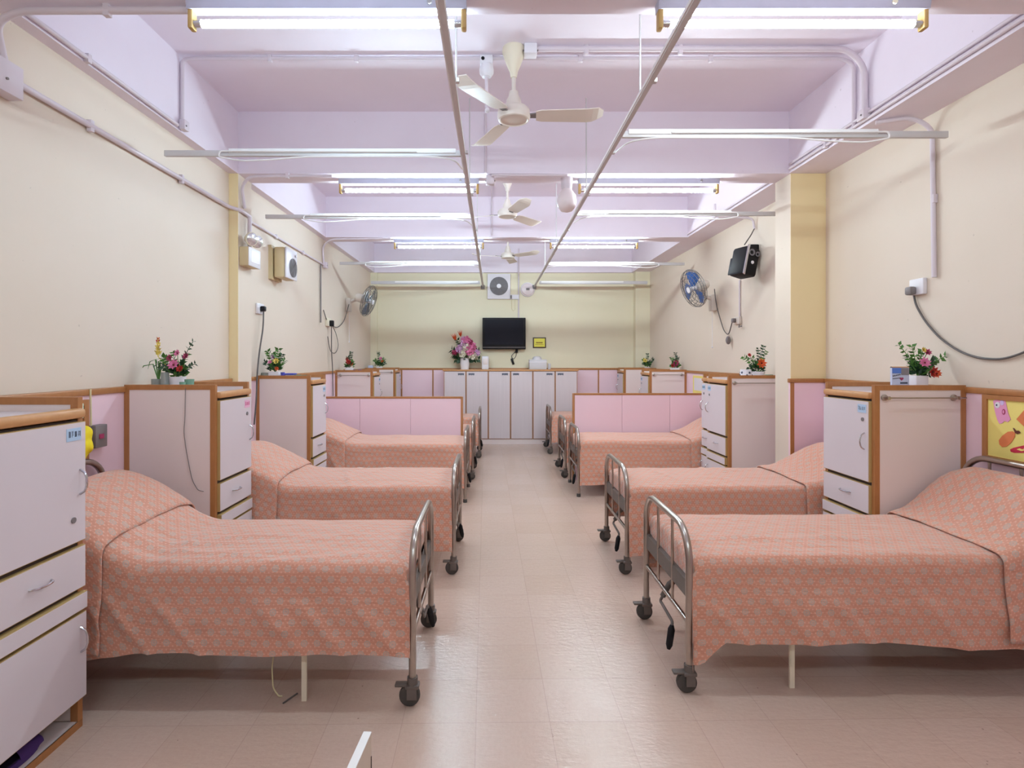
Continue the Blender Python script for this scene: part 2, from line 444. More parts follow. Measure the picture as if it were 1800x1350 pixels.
def cross_rail(xa, xb, y, label, loop=True, thick=.038):
    """xa on the long rail, xb out towards the side wall"""
    s = 1 if xb > xa else -1
    t = thing('curtain_rail', label, 'curtain rail', ((xa+xb)/2, y, ZR), 'cross rails between the beds')
    MB().box(xa+s*.015, xb, y-.012, y+.012, ZR-thick/2, ZR+thick/2, bev=.003).build('rail', 'rail', t)
    tr = MB(); tr.box(xa+s*.05, xb-s*.42, y-.02, y-.012, ZR-.002, ZR+.026); tr.build('track', 'track', t)
    if loop:
        ex = xb-s*.42
        c = MB()
        pts = [(xa+s*.3, y-.026, ZR+.004), (ex-s*.1, y-.028, ZR+.006), (ex+s*.05, y-.03, ZR+.006), (ex+s*.06, y-.03, ZR-.03),
               (ex-s*.08, y-.03, ZR-.058), (ex-s*.28, y-.03, ZR-.05), (ex-s*.5, y-.03, ZR-.03), (xa+s*.2, y-.028, ZR-.028), (xa+s*.06, y+.02, ZR-.03), (xa+s*.02, y+.2, ZR-.028)]
        c.tube(fillet(pts, .08, 4), .0055, 7); c.build('curtain_cord', 'track', t)
    return t
cross_rail(-.195, px(290, 3.53), 3.53, 'nearest grey cross rail on the left with a looped white cord')
cross_rail(.745, px(1665, 3.233), 3.233, 'nearest grey cross rail on the right with a looped white cord')
cross_rail(-.195, px(467, 5.096), 5.096, 'second cross rail on the left, ending above the emergency lamps')
cross_rail(.745, px(1365, 4.996), 4.996, 'second cross rail on the right, ending beside the column')
cross_rail(-.195, px(597, 7.58), 7.58, 'third cross rail on the left, above the left wall fan')
cross_rail(.745, px(1203, 7.63), 7.63, 'third cross rail on the right, above the right wall fan')
cross_rail(-.225, px(652, 9.5), 9.5, 'farthest cross rail on the left, close to the end wall', False, .055)
cross_rail(.775, px(1138, 9.5), 9.5, 'farthest cross rail on the right, close to the end wall', False, .055)

# ------------------------------------------------------------ ceiling fans
def fan(x, y, zh, phase, label, rodcol='offw', R=.6, pitch=-.18):
    t = thing('ceiling_fan', label, 'ceiling fan', (x, y, ZS), 'ceiling fans along the middle')
    MB().lathe([(0, 0), (.075, 0), (.078, -.03), (.05, -.11), (.028, -.16), (.02, -.2), (0, -.2)], (x, y, ZS), n=20).build('canopy', rodcol, t)
    MB().cyl((x, y, ZS-.19), (x, y, zh+.16), .014, 12).build('down_rod', 'offw', t)
    MB().lathe([(0, .17), (.03, .17), (.034, .14), (.05, .11), (.052, .06), (0, .05)], (x, y, zh), n=18).build('lower_canopy', 'offw', t)
    MB().lathe([(0, .065), (.09, .06), (.108, .04), (.112, .0), (.104, -.022), (.095, -.026), (.09, -.020), (.06, -.02), (0, -.026)], (x, y, zh), n=32).build('motor_housing', 'offw', t)
    for k in range(3):
        a = math.radians(phase+120*k); q = Matrix.Translation((x, y, zh)) @ Matrix.Rotation(a, 4, 'Z') @ Matrix.Rotation(pitch, 4, 'X')
        b = MB()
        n = 12; up = []; dn = []
        for i in range(n+1):
            u = i/n; r = .15+(R-.15)*u
            wt = .06+.014*u; wl = .06+.014*u
            if u > .82: c = (u-.82)/.18; wl *= sqrt(max(0, 1-c*c*.97)); wt *= 1-.35*c
            if u < .08: wt *= .8; wl *= .8
            z = -.012*u + (.03*((u-.75)/.25)**2 if u > .75 else 0)
            up.append(q @ Vector((r, wt, z))); dn.append(q @ Vector((r, -wl, z)))
        va = [b.bm.verts.new(p) for p in up]; vb = [b.bm.verts.new(p) for p in dn]
        vc = [b.bm.verts.new(p+Vector((0, 0, .006))) for p in up]; vd = [b.bm.verts.new(p+Vector((0, 0, .006))) for p in dn]
        for i in range(n):
            for f in ((va[i], va[i+1], vb[i+1], vb[i]), (vc[i], vd[i], vd[i+1], vc[i+1]), (va[i], vc[i], vc[i+1], va[i+1]), (vb[i], vb[i+1], vd[i+1], vd[i])):
                b.bm.faces.new(f)
        b.bm.faces.new((va[0], vb[0], vd[0], vc[0])); b.bm.faces.new((va[n], vc[n], vd[n], vb[n]))
        bl = b.build('blade', 'offw', t)
        arm = MB(); arm.poly([q @ Vector(p) for p in ((.08, .018, .0), (.2, .03, .004), (.2, -.03, .004), (.08, -.018, .0))], (0, 0, .008)); arm.build('blade_arm', 'grey', bl)
fan(.135, 3.69, 3.135, -4, 'nearest ceiling fan, whitish, with one blade pointing right', 'ivory')
fan(.155, 6.2, 3.135, 48, 'middle ceiling fan, beige-bladed, left of the globe lamp', 'offw', pitch=-.25)
fan(.225, 8.75, 3.135, -42, 'farthest ceiling fan, small in view above the exhaust fan', 'offw', pitch=-.2)

# ------------------------------------------------------------ conduits and junction boxes
def conduit(pts, r, label, cat='conduit', m='pipe', clips=(), rad=.08, name='conduit'):
    t = thing(name, label, cat, pts[0])
    MB().tube(fillet(pts, rad), r, 10).build('pipe', m, t)
    for c in clips:
        MB().box(c[0]-.014, c[0]+.014, c[1]-.014, c[1]+.014, c[2]-r*2.0, c[2]+r*2.0, bev=.003).build('pipe_clip', m, t)
    return t
def jbox(x, y, z, sx, sy, sz, label, m='pipe'):
    t = thing('junction_box', label, 'junction box', (x, y, z))
    MB().box(x-sx/2, x+sx/2, y-sy/2, y+sy/2, z-sz/2, z+sz/2, bev=.006).build('body', m, t)
    MB().cyl((x-sx*.6, y-sy*.2, z-sz*.1), (x+sx*.6, y-sy*.2, z-sz*.1), .006, 8).build('screw', 'grey', t)
    return t
zw = 2.80
conduit([(XL+.022, 2.56, 2.79), (XL+.022, 4.6, 2.78), (BL+.02, 4.66, 2.765), (BL+.02, 4.82, 2.755)], .016, 'white conduit pipe running along the upper left wall near the viewer',
        clips=[(XL+.02, 3.02, 2.788), (XL+.02, 3.9, 2.783)])
conduit([(XL+.018, 4.92, 2.76), (XL+.018, 7.2, 2.735)], .011, 'thin white conduit on the left wall beyond the column', clips=[(XL+.016, 5.6, 2.754), (XL+.016, 6.4, 2.745)])
conduit([(XL+.025, 2.48, 2.86), (XL+.025, 2.44, ZB-.07), (XL+.14, 2.43, ZB-.026), (-1.36, 2.43, ZB-.024)], .016, 'white pipe rising from the wall box and bending along the first beam', rad=.12,
        clips=[(-1.72, 2.43, ZB-.02)])
jbox(XL+.035, 2.47, 2.77, .07, .13, .15, 'white junction box high on the left wall near the viewer')
conduit([(BL+.018, 1.6, ZB+.02), (BL+.018, 3.72, ZB+.02)], .012, 'white conduit along the lower edge of the left side beam', clips=[(BL+.016, 2.9, ZB+.02)])
conduit([(BL+.016, 3.78, ZB+.03), (BL+.016, 3.78, ZS-.03), (BL+.1, 3.78, ZS-.02), (-.2, 3.78, ZS-.02), (1.0, 3.78, ZS-.02), (BR-.1, 3.78, ZS-.02), (BR-.016, 3.78, ZS-.06), (BR-.016, 3.78, ZB+.02)], .013,
        'thin white pipe crossing the ceiling behind the nearest fan, down both side beams', rad=.07, clips=[(x, 3.78, ZS-.02) for x in (-1.55, -.95, .6, 1.5)])
jbox(BL+.03, 3.78, ZB+.04, .04, .06, .07, 'small white junction box at the foot of the left beam pipe')
conduit([(.28, 3.66, ZS-.022), (BR-.14, 3.66, ZS-.022), (BR-.022, 3.66, ZS-.14), (BR-.022, 3.66, ZB+.05)], .019, 'thicker white pipe from the fan box to the right side beam', rad=.16,
        clips=[(x, 3.66, ZS-.022) for x in (.62, 1.25)])
jbox(.245, 3.66, ZS-.035, .085, .08, .07, 'square white junction box beside the nearest fan canopy', 'white')
for off, zz in ((.016, ZB+.065), (.016, ZB+.028)):
    conduit([(BR-off, 1.5, zz), (BR-off, 4.60, zz)], .011, 'upper of two white conduits on the right side beam' if zz > ZB+.05 else 'lower of two white conduits on the right side beam',
            clips=[(BR-off, 2.5, zz), (BR-off, 4.1, zz)])
conduit([(BR-.016, 4.93, ZB+.03), (BR-.016, 7.02, ZB+.03)], .011, 'white conduit on the right beam beyond the column')
jbox(BR-.03, 3.66, ZB+.06, .05, .07, .07, 'small white junction box at the foot of the right beam pipes')
conduit([(BR+.01, 3.60, ZB-.018), (XR-.12, 3.52, ZB-.018), (XR-.018, 3.49, ZB-.1), (XR-.018, 3.475, 2.02)], .014, 'white pipe curving off the right beam and dropping to the wall socket', rad=.1,
        clips=[(XR-.016, 3.478, 2.52)])
conduit([(BL+.02, 4.72, 2.8), (BL+.02, 4.66, ZB-.1), (BL+.1, 4.63, ZB-.03), (-1.37, 4.63, ZB-.022)], .013, 'white pipe bending from the column onto the second beam', rad=.1, clips=[(-1.75, 4.63, ZB-.02)])
conduit([(XL+.02, 7.16, 2.72), (XL+.02, 7.12, ZB-.1), (XL+.14, 7.05, ZB-.03), (-1.33, 7.05, ZB-.02)], .012, 'white pipe bending from the left wall onto the third beam', rad=.1)
jbox(XL+.03, 7.2, 2.735, .05, .08, .08, 'small white junction box high on the left wall above the wall fan')
conduit([(XL+.016, 7.05, 2.72), (XL+.016, 7.05, 1.97)], .009, 'thin grey conduit dropping down the left wall to the far socket', m='grey')
conduit([(-.07, 4.628, ZS-.02), (-.07, 4.628, ZB-.0)], .010, 'thin white pipe down the face of the second beam')
conduit([(-.02, 4.62, ZB-.02), (.62, 4.62, ZB-.02)], .010, 'short white pipe under the second beam leading to the globe lamp')
jbox(-.03, 4.68, ZB-.045, .07, .06, .08, 'white junction box under the middle of the second beam', 'pipe')
conduit([(-.025, 4.93, ZS-.02), (-.025, 7.05, ZS-.02), (-.025, 7.05, ZB+.02)], .010, 'thin white pipe crossing the second ceiling bay lengthwise')
conduit([(.45, 9.915, ZS-.1), (.45, 9.915, ZB-.01), (.455, 10.0, ZB-.04), (.455, 10.0, 2.17)], .012, 'white pipe dropping down the end wall to the television')
conduit([(BR-.12, 5.9, ZB+.1), (BR-.12, 5.9, ZB-.03), (XR-.03, 5.88, ZB-.06), (XR-.018, 5.87, 2.9)], .012, 'white pipe coming off the right beam above the black loudspeaker', rad=.05)

# small spotlight-like detector between the rails
t = thing('smoke_detector', 'white dome detector with a black dot, left of the nearest fan canopy', 'detector', (-.05, 3.80, ZS))
MB().box(-.095, -.005, 3.76, 3.84, ZS-.06, ZS-.0, bev=.008).build('base', 'white', t)
MB().lathe([(0, 0), (.04, 0), (.05, -.03), (.048, -.06), (.03, -.085), (0, -.09)], (-.05, 3.79, ZS-.06), n=20).build('dome', 'white', t)
MB().cyl((-.075, 3.755, ZS-.03), (-.075, 3.763, ZS-.03), .012, 10).build('knockout_hole', 'black', t)
MB().cyl((-.05, 3.79, ZS-.148), (-.05, 3.79, ZS-.36), .012, 10).build('stem', 'pipe', t)
MB().ball((-.045, 3.79, ZS-.375), .018).build('stem_tip', 'white', t)
# globe lamp
gx, gy = .635, 4.76
t = thing('globe_lamp', 'frosted white globe lamp hanging under the second beam', 'lamp', (gx, gy, ZB))
MB().lathe([(0, 0), (.052, 0), (.05, -.07), (.045, -.1), (0, -.1)], (gx, gy, ZB), n=20).build('lamp_base', 'pipe', t)
MB().lathe([(.044, -.095), (.05, -.11), (.078, -.15), (.086, -.2), (.08, -.245), (.05, -.285), (0, -.3)], (gx, gy, ZB), n=28).build('globe', 'globe', t)

# ------------------------------------------------------------ end wall: exhaust fan, round light, TV, plaque, sockets
yw = YB
def disc_grille(mb, c, r, ax, up, rings=7, spokes=12, wr=.003):
    c = Vector(c); ax = Vector(ax).normalized(); a = Vector(up).normalized(); b = ax.cross(a)
    for k in range(1, rings+1):
        rr = r*k/rings
        mb.tube([c+a*rr*cos(2*pi*i/24)+b*rr*sin(2*pi*i/24) for i in range(24)], wr, 5, closed=True)
    for k in range(spokes):
        th = 2*pi*k/spokes; d = a*cos(th)+b*sin(th); mb.tube([c+d*r*.15, c+d*r], wr, 5)
fx, fz = px(877, 9.97), pz(503, 9.97)
t = thing('exhaust_fan', 'square white exhaust fan with round grey grille on the end wall', 'exhaust fan', (fx, yw, fz-.22))
MB().box(fx-.21, fx+.21, yw-.05, yw, fz-.235, fz+.225, bev=.008).build('housing', 'white', t)
g = MB(); g.cyl((fx, yw-.052, fz), (fx, yw-.049, fz), .165, 32); g.build('backing', 'grille', t)
g = MB(); disc_grille(g, (fx, yw-.062, fz), .165, (0, -1, 0), (0, 0, 1), 8, 10, .0035); g.build('grille', 'grey', t)
MB().cyl((fx, yw-.07, fz), (fx, yw-.06, fz), .04, 20).build('hub_cap', 'white', t)
MB().tube([(fx+.235, yw-.012, fz-.24), (fx+.237, yw-.012, fz-.42), (fx+.265, yw-.012, fz-.45), (fx+.295, yw-.012, fz-.42), (fx+.297, yw-.012, fz-.24)], .004, 6).build('pull_cord', 'cable_w', t)
ox, oz = px(928, 9.9), pz(508, 9.9)
t = thing('round_light', 'unlit round white ceiling-style light on the end wall right of the exhaust fan', 'lamp', (ox, yw, oz-.12))
MB().lathe([(0, 0), (.13, 0), (.132, .03), (.125, .045), (0, .045)], (ox, yw, oz), (0, -1, 0), 32).build('base', 'white', t)
MB().lathe([(.118, 0), (.105, .03), (.06, .045), (0, .05)], (ox, yw-.045, oz), (0, -1, 0), 32).build('diffuser', 'globe', t)
MB().box(ox-.03, ox+.03, yw-.11, yw-.09, oz-.02, oz+.02, bev=.004).build('centre_knob', 'grey', t)
MB().box(-.13+px(912, 9.97), px(912, 9.97), yw-.05, yw, pz(527, 9.97), pz(518, 9.97), bev=.004)
sx_, sz_ = px(905, 9.97), pz(522, 9.97)
t = thing('wall_socket', 'white double wall socket under the round light on the end wall', 'socket', (sx_, yw, sz_))
MB().box(sx_-.09, sx_+.075, yw-.035, yw, sz_-.04, sz_+.045, bev=.005).build('plate', 'white', t)
MB().box(sx_-.085, sx_-.055, yw-.07, yw-.035, sz_-.03, sz_+.03, bev=.004).build('plug', 'grey', t)
x0, x1, z0, z1 = px(848, 9.9), px(924, 9.9), pz(614, 9.9), pz(558.5, 9.9)
t = thing('television', 'black flat television mounted on the end wall', 'television', ((x0+x1)/2, 9.92, z0))
MB().box(x0, x1, 9.89, 9.96, z0+.0, z1, bev=.008).build('frame', 'black', t)
MB().box(x0+.045, x1-.045, 9.884, 9.892, z0+.085, z1-.04).build('screen', 'screen', t)
MB().box(x0+.01, x1-.01, 9.883, 9.892, z0+.03, z0+.042).build('silver_strip', 'grey', t)
MB().box((x0+x1)/2-.15, (x0+x1)/2+.15, 9.955, yw, z0+.15, z1-.15).build('wall_mount', 'iron', t)
cx_ = px(905, 9.97)
t = thing('power_cable', 'black plug and looped cable with adapter hanging below the television', 'cable', (cx_, yw, pz(640, 9.97)))
MB().box(cx_+.01, cx_+.055, yw-.05, yw, pz(620, 9.97), pz(612, 9.97), bev=.004).build('plug', 'black', t)
MB().tube(fillet([(cx_+.03, yw-.03, pz(619, 9.97)), (cx_+.02, yw-.02, pz(627, 9.97)), (cx_-.03, yw-.02, pz(632, 9.97)), (cx_-.065, yw-.02, pz(626, 9.97)), (cx_-.03, yw-.02, pz(622, 9.97)), (cx_+.01, yw-.02, pz(618, 9.97))], .05), .0055, 6).build('cord', 'cable', t)
MB().box(cx_-.06, cx_-.02, yw-.03, yw-.01, pz(641, 9.97), pz(630, 9.97), bev=.006, rot=Matrix.Rotation(-.35, 3, 'Y')).build('adapter', 'black', t)
x0, x1, z0, z1 = px(937, 9.97), px(960, 9.97), pz(611.5, 9.97), pz(593, 9.97)
t = thing('framed_plaque', 'small framed gold plaque on the end wall right of the television', 'plaque', ((x0+x1)/2, yw, z0))
MB().box(x0, x1, yw-.025, yw, z0, z1, bev=.004).build('frame', 'dwood', t)
MB().box(x0+.02, x1-.02, yw-.029, yw-.024, z0+.02, z1-.02).build('plate', 'gold', t)
g = MB()
for i in range(6): g.box(x0+.06+i*.02, x0+.074+i*.02, yw-.031, yw-.028, (z0+z1)/2-.012, (z0+z1)/2+.012)
for i in range(8): g.box(x0+.045+i*.019, x0+.056+i*.019, yw-.031, yw-.028, (z0+z1)/2-.04, (z0+z1)/2-.03)
g.build('engraving', 'paper_br', t)

# ------------------------------------------------------------ cupboard along the end wall
yc = 9.6; zc = 1.31
x0, x1 = px(780, yc), px(1015, yc)
t = thing('low_cupboard', 'long grey-white cupboard with six tall doors along the end wall', 'cupboard', ((x0+x1)/2, 9.78, 0))
MB().box(x0, x1, yc+.018, 9.965, .085, zc-.025).build('carcass', 'cup', t)
MB().box(x0-.0, x1, yc+.012, 9.965, 0, .085).build('plinth', 'lam_s', t)
MB().box(x0-.02, x1+.02, yc-.015, 9.965, zc-.024, zc+.004, bev=.006).build('worktop', 'wood_l', t)
n = 6; dw = (x1-x0)/n
for i in range(n):
    a = x0+i*dw; b = a+dw
    d = MB(); d.box(a+.012, b-.012, yc, yc+.017, .1, zc-.03); d.box(a+.002, b-.002, yc+.004, yc+.0175, .092, zc-.026, mi=1)
    dr = d.build('door', ['cup', 'wood'], t)
    if i in (0, 2, 4): u0, u1 = b-.15, b-.045
    else: u0, u1 = a+.045, a+.15
    if i == 0: u0, u1 = b-.14, b-.04
    h = MB()
    for q in range(5): h.box(u0+q*.021, u0+q*.021+.017, yc-.004, yc, zc-.095+(.004 if q % 2 else 0), zc-.06)
    h.build('name_tag', 'ink', dr)
# loose things on the cupboard
bx = px(853, 9.8)
t = thing('dispenser', 'small white box dispenser on the cupboard below the television', 'dispenser', (bx, 9.8, zc))
MB().box(bx-.062, bx+.062, 9.75, 9.85, zc+.004, zc+.24, bev=.015).build('body', 'white', t)
MB().box(bx-.04, bx+.045, 9.742, 9.752, zc+.09, zc+.2, bev=.006).build('front_panel', 'lam_s', t)
bx = px(945, 9.8)
t = thing('drawer_box', 'white translucent plastic box with lid on the cupboard below the plaque', 'box', (bx, 9.8, zc))
MB().box(bx-.155, bx+.155, 9.7, 9.9, zc+.004, zc+.18, bev=.01).build('body', 'box', t)
MB().box(bx-.16, bx+.16, 9.695, 9.905, zc+.125, zc+.142, bev=.006).build('rim', 'white', t)
MB().lathe([(0, .0), (.09, 0), (.075, .04), (.05, .055), (0, .06)], (bx-.01, 9.8, zc+.18), n=20).build('lid_knob', 'box', t)
single(MB().box(px(965, 9.8)-.02, px(965, 9.8)+.03, 9.78, 9.83, zc+.004, zc+.11, bev=.01), 'small_bottle', 'box', 'small clear bottle right of the white plastic box', 'bottle')

# ------------------------------------------------------------ flower arrangements
def flower(mb, p, r, mi, petals=8):
    r *= 1.2
    p = Vector(p)
    f = Vector((random.uniform(-.3, .3), -1, random.uniform(-.1, .6))).normalized()
    a = f.orthogonal().normalized(); b = f.cross(a)
    for k in range(petals):
        th = 2*pi*k/petals+random.random()*.3; d = a*cos(th)+b*sin(th)+f*.35
        mb.leaf(p, d, r, r*.75, mi, nrm=f)
    for k in range(petals-2):
        th = 2*pi*k/(petals-2); d = a*cos(th)+b*sin(th)+f*1.1
        mb.leaf(p, d, r*.6, r*.5, mi, nrm=f)
def plant(x, y, z, label, pot, stems, flowers, base_n=26, base_r=.06, name='flower_arrangement', group=None, base_h=.05, leafs=.035):
    """pot: (shape, w, h); stems: (dx, dz, dy, leafsize, mat) ; flowers: (dx, dz, dy, r, mat)"""
    t = thing(name, label, 'flowers', (x, y, z), group)
    sh, w_, h_ = pot
    if sh == 'square':
        m = MB(); m.box(x-w_/2, x+w_/2, y-w_/2, y+w_/2, z, z+h_, bev=.006); m.build('pot', 'pot', t)
    elif sh == 'round':
        MB().lathe([(0, 0), (w_*.36, 0), (w_*.5, h_*.9), (w_*.5, h_), (w_*.44, h_), (w_*.4, h_*.8), (0, h_*.8)], (x, y, z), n=24).build('pot', 'pot', t)
    else:
        MB().lathe([(0, 0), (w_*.42, 0), (w_*.5, h_*.5), (w_*.46, h_), (w_*.4, h_), (w_*.4, h_*.9), (0, h_*.9)], (x, y, z), n=24).build('vase', 'pot', t)
    top = Vector((x, y, z+h_*.9))
    for mi, mk in enumerate(('green', 'dgreen')):
        g = MB()
        for k in range(int(base_n*.9)):
            th = random.random()*2*pi; e = random.uniform(.1, 1.2)
            d = Vector((cos(th)*cos(e), sin(th)*cos(e)*.8, sin(e)))
            p = top+d*random.uniform(.2, .7)*base_r+Vector((0, 0, base_h*random.random()))
            g.leaf(p, d+Vector((0, 0, .1)), leafs*random.uniform(.9, 1.6), leafs*.7)
        for (dx, dz, dy, ls, mk2) in stems:
            if mk2 != mk: continue
            end = top+Vector((dx, dy, dz)); mid = top+Vector((dx*.35, dy*.4, dz*.6))
            pts = [top*(1-u)**2+mid*2*u*(1-u)+end*u*u for u in [i/8 for i in range(9)]]
            g.tube(pts, .0022, 5)
            for i in range(3, 9):
                tg = (pts[i]-pts[i-1]).normalized()
                for s in (-1, 1):
                    sd = tg.cross(Vector((0, 1, 0)))*s
                    g.leaf(pts[i], tg*.6+sd+Vector((0, random.uniform(-.5, .5), 0)), ls*1.35, ls*.95)
        g.build('foliage' if mk == 'green' else 'dark_foliage', mk, t)
    for (dx, dz, dy, r, mk) in flowers:
        p = top+Vector((dx, dy, dz)); m = MB()
        if mk == 'spike':
            n = 26
            for i in range(n):
                u = i/n; th = i*2.4; q = p+Vector((0, 0, u*r*2.2))
                m.leaf(q, (cos(th), sin(th)*.7, .8), r*.62*(1-u*.6), r*.42*(1-u*.5), 1 if u > .72 else 0)
            m.tube([top, p, p+Vector((0, 0, r*2.2))], .003, 5, mi=0)
            m.build('flower_spike', ['yelf', 'redf'], t)
        elif mk.startswith('ball_'):
            for q in range(46):
                zq = 1-2*(q+.5)/46; th = q*2.4; rq = sqrt(1-zq*zq); dv = Vector((rq*cos(th), rq*sin(th), zq))
                m.leaf(p+dv*r*.45, dv+Vector((random.uniform(-.6, .6), random.uniform(-.6, .6), random.uniform(-.6, .6))), r*.5, r*.42, 0, nrm=dv)
            m.ball(p, r*.5, mi=0, sub=1)
            m.build('flower', [mk[5:]], t)
        elif mk == 'pointed':
            for q in range(4): m.leaf(p-Vector((0, 0, r)), (dx*2.5+(q-1.5)*.25, -.1, 1+.1*q), r*2.2, r*.35, 0, nrm=(0, -1, 0))
            m.build('flower', ['orgf'], t)
        else:
            flower(m, p, r, 0); m.ball(p+Vector((0, -.004, 0)), r*.22, mi=1, sub=1)
            m.tube([top, top*.5+p*.5+Vector((0, .01, 0)), p], .002, 4, mi=2)
            m.build('flower', [mk, 'paper_br', 'green'], t)
    return t

# ------------------------------------------------------------ bedside cabinets
ZT = 1.345
def handle(mb, p, q, out, r=.0045):
    """bow handle between p and q, bulging along out"""
    p = Vector(p); q = Vector(q); o = Vector(out)
    pts = [p]+[p*(1-u)+q*u+o*(1-(2*u-1)**2)**.5 for u in [i/8 for i in range(1, 8)]]+[q]
    mb.tube(pts, r, 7)
def cabinet(side, y0, y1, xf, label, rail=False, far_handle=True, tagm='tagb', open_base=True, group='bedside cabinets against the side walls', depthwall=None):
    s = side; xw = depthwall if depthwall is not None else (XL+.032 if s < 0 else XR-.032)
    X = lambda v: xf if v == 0 else xf  # readability
    def bx(mb, a, b, ya, yb, za, zb, **k):
        xa, xb = xf+s*a, xf+s*b
        mb.box(min(xa, xb), max(xa, xb), ya, yb, za, zb, **k)
    D = abs(xw-xf)
    t = thing('bedside_cabinet', label, 'cabinet', ((xw+xf)/2, (y0+y1)/2, 0), group)
    # sides (0 = front, D = wall)
    for ya, yb, nm in ((y0, y0+.02, 0), (y1-.02, y1, 1)):
        m = MB(); bx(m, .03, D-.03, ya, yb, .03, ZT-.03); sp = m.build('side_panel', 'lam_s', t)
        e = MB()
        bx(e, 0, .03, ya-.003, yb+.003, 0, ZT); bx(e, D-.03, D, ya-.003, yb+.003, 0, ZT)
        bx(e, .03, D-.03, ya-.003, yb+.003, ZT-.03, ZT); bx(e, .03, D-.03, ya-.003, yb+.003, 0, .03)
        e.build('edge_frame', 'wood', sp)
        if nm == 0 and rail:
            r = MB(); zr = 1.272
            ra, rb = xf+s*.055, xf+s*(D-.075)
            r.cyl((ra-s*.01, ya-.035, zr), (rb+s*.05, ya-.035, zr), .0045, 10)
            for q in (ra, rb):
                r.lathe([(0, 0), (.019, 0), (.019, .006), (.008, .01), (.006, .03), (.011, .034), (.011, .044), (0, .046)], (q, ya-.003, zr), (0, -1, 0), 16)
            r.build('towel_rail', 'steel', t)
    m = MB(); bx(m, .02, D, y0+.02, y1-.02, ZT-.075, ZT-.058); m.build('top', 'lam', t)
    m = MB(); bx(m, D-.015, D, y0+.02, y1-.02, .03, ZT-.075); m.build('back_panel', 'lam_s', t)
    m = MB(); bx(m, -.022, .02, y0+.022, y1-.002, ZT-.085, ZT-.045, bev=.013); m.build('front_lip', 'wood_l', t)
    # interior body behind the doors
    m = MB(); bx(m, .003, D-.015, y0+.02, y1-.02, .135, ZT-.09); m.build('carcass', 'dark', t)
    m = MB(); bx(m, .0, D-.015, y0+.02, y1-.02, 0, .03); bx(m, -.002, .004, y0+.0, y1, 0, .03, mi=1); m.build('base_shelf', ['lam_s', 'wood'], t)
    ya, yb = y0+.024, y1-.003
    def front(z0, z1, nm, out=.018):
        m = MB(); bx(m, -out, -.004, ya+.003, yb-.003, z0+.003, z1-.003)
        bx(m, -out+.002, .003, ya, yb, z0, z1, mi=1)
        return m.build(nm, ['lam', 'tan'], t)
    up = front(.765, ZT-.098, 'door'); dr = front(.575, .745, 'drawer'); ms = front(.488, .556, 'rail_panel', .026); lo = front(.13, .475, 'lower_door', .022)
    yh = (y1-.035) if far_handle else (y0+.06)
    xo = xf-s*.018
    h = MB(); handle(h, (xo, yh, .955), (xo, yh, 1.055), (-s*.028, 0, 0)); h.build('handle', 'chrome', up)
    h = MB(); handle(h, (xo-s*.004, yh, .32), (xo-s*.004, yh, .42), (-s*.028, 0, 0)); h.build('handle', 'chrome', lo)
    ym = (y0+y1)/2
    h = MB(); handle(h, (xo, ym-.05, .668), (xo, ym+.05, .668), (-s*.026, 0, -.0)); h.build('handle', 'chrome', dr)
    yl = (y1-.07) if far_handle else (y0+.075)
    zl = .86 if (far_handle and tagm == 'tagb1') else 1.135
    h = MB(); h.cyl((xo+s*.004, yl, zl), (xo-s*.004, yl, zl), .012, 14); h.build('lock', 'grey', up)
    # name tag with handwritten strokes
    tm = 'tagb' if tagm == 'tagb1' else tagm
    tw, th_ = .075, .05
    yt = (y1-.03-tw) if far_handle else (y0+.045); ztg = 1.20
    g = MB(); g.box(min(xo, xo-s*.0015), max(xo, xo-s*.0015), yt, yt+tw, ztg-th_/2, ztg+th_/2); tg = g.build('name_tag', tm, up)
    k = MB()
    rr = random.Random(int(y0*100))
    for gi in range(4):
        gy = yt+.007+gi*.017
        for q in range(5):
            if rr.random() < .5: k.box(min(xo-s*.0015, xo-s*.0022), max(xo-s*.0015, xo-s*.0022), gy+rr.uniform(0, .003), gy+.011, ztg-.008+q*.005, ztg-.0062+q*.005)
            else:
                yy = gy+rr.uniform(0, .011); k.box(min(xo-s*.0015, xo-s*.0022), max(xo-s*.0015, xo-s*.0022), yy, yy+.0016, ztg-.01, ztg+.012)
    k.build('handwriting', 'inkr' if tm == 'tagp' else 'ink', tg)
    return t
cabinet(-1, 1.78, 2.235, -1.685, 'nearest left bedside cabinet, cut by the photo edge, open shoe shelf at its base', tagm='tagb1')
cabinet(-1, 3.279, 3.73, -1.672, 'second left bedside cabinet with a pink name tag and a crack line on its side', tagm='tagp')
cabinet(-1, 5.1, 5.53, -1.715, 'third left bedside cabinet, below the wall box fan')
cabinet(-1, 7.64, 8.08, -1.695, 'fourth left bedside cabinet with towel rail, behind the left pink partition', rail=True)
cabinet(-1, 9.40, 9.86, -1.70, 'farthest left bedside cabinet with towel rail, next to the end wall', rail=True)
cabinet(1, 3.227, 3.70, 2.249, 'nearest right bedside cabinet with towel rail and blue name tag', rail=True, far_handle=False)
cabinet(1, 5.18, 5.66, 2.225, 'second right bedside cabinet with towel rail, beside the yellow column', rail=True)
cabinet(1, 5.68, 5.885, 2.255, 'narrow white cabinet directly behind the second right cabinet')
cabinet(1, 7.9, 8.33, 2.255, 'third right bedside cabinet with towel rail, behind the right pink partition', rail=True)
cabinet(1, 9.37, 9.82, 2.235, 'farthest right bedside cabinet, next to the end wall', far_handle=True)
# hairline crack / stain on the second left cabinet side
g = MB(); pts = [(-1.96+(x-325)*.00342, 3.272, pz(y, 3.27)) for x, y in ((326, 690), (325, 735), (323, 760), (327, 790), (333, 822), (338, 845), (348, 862), (358, 864))]
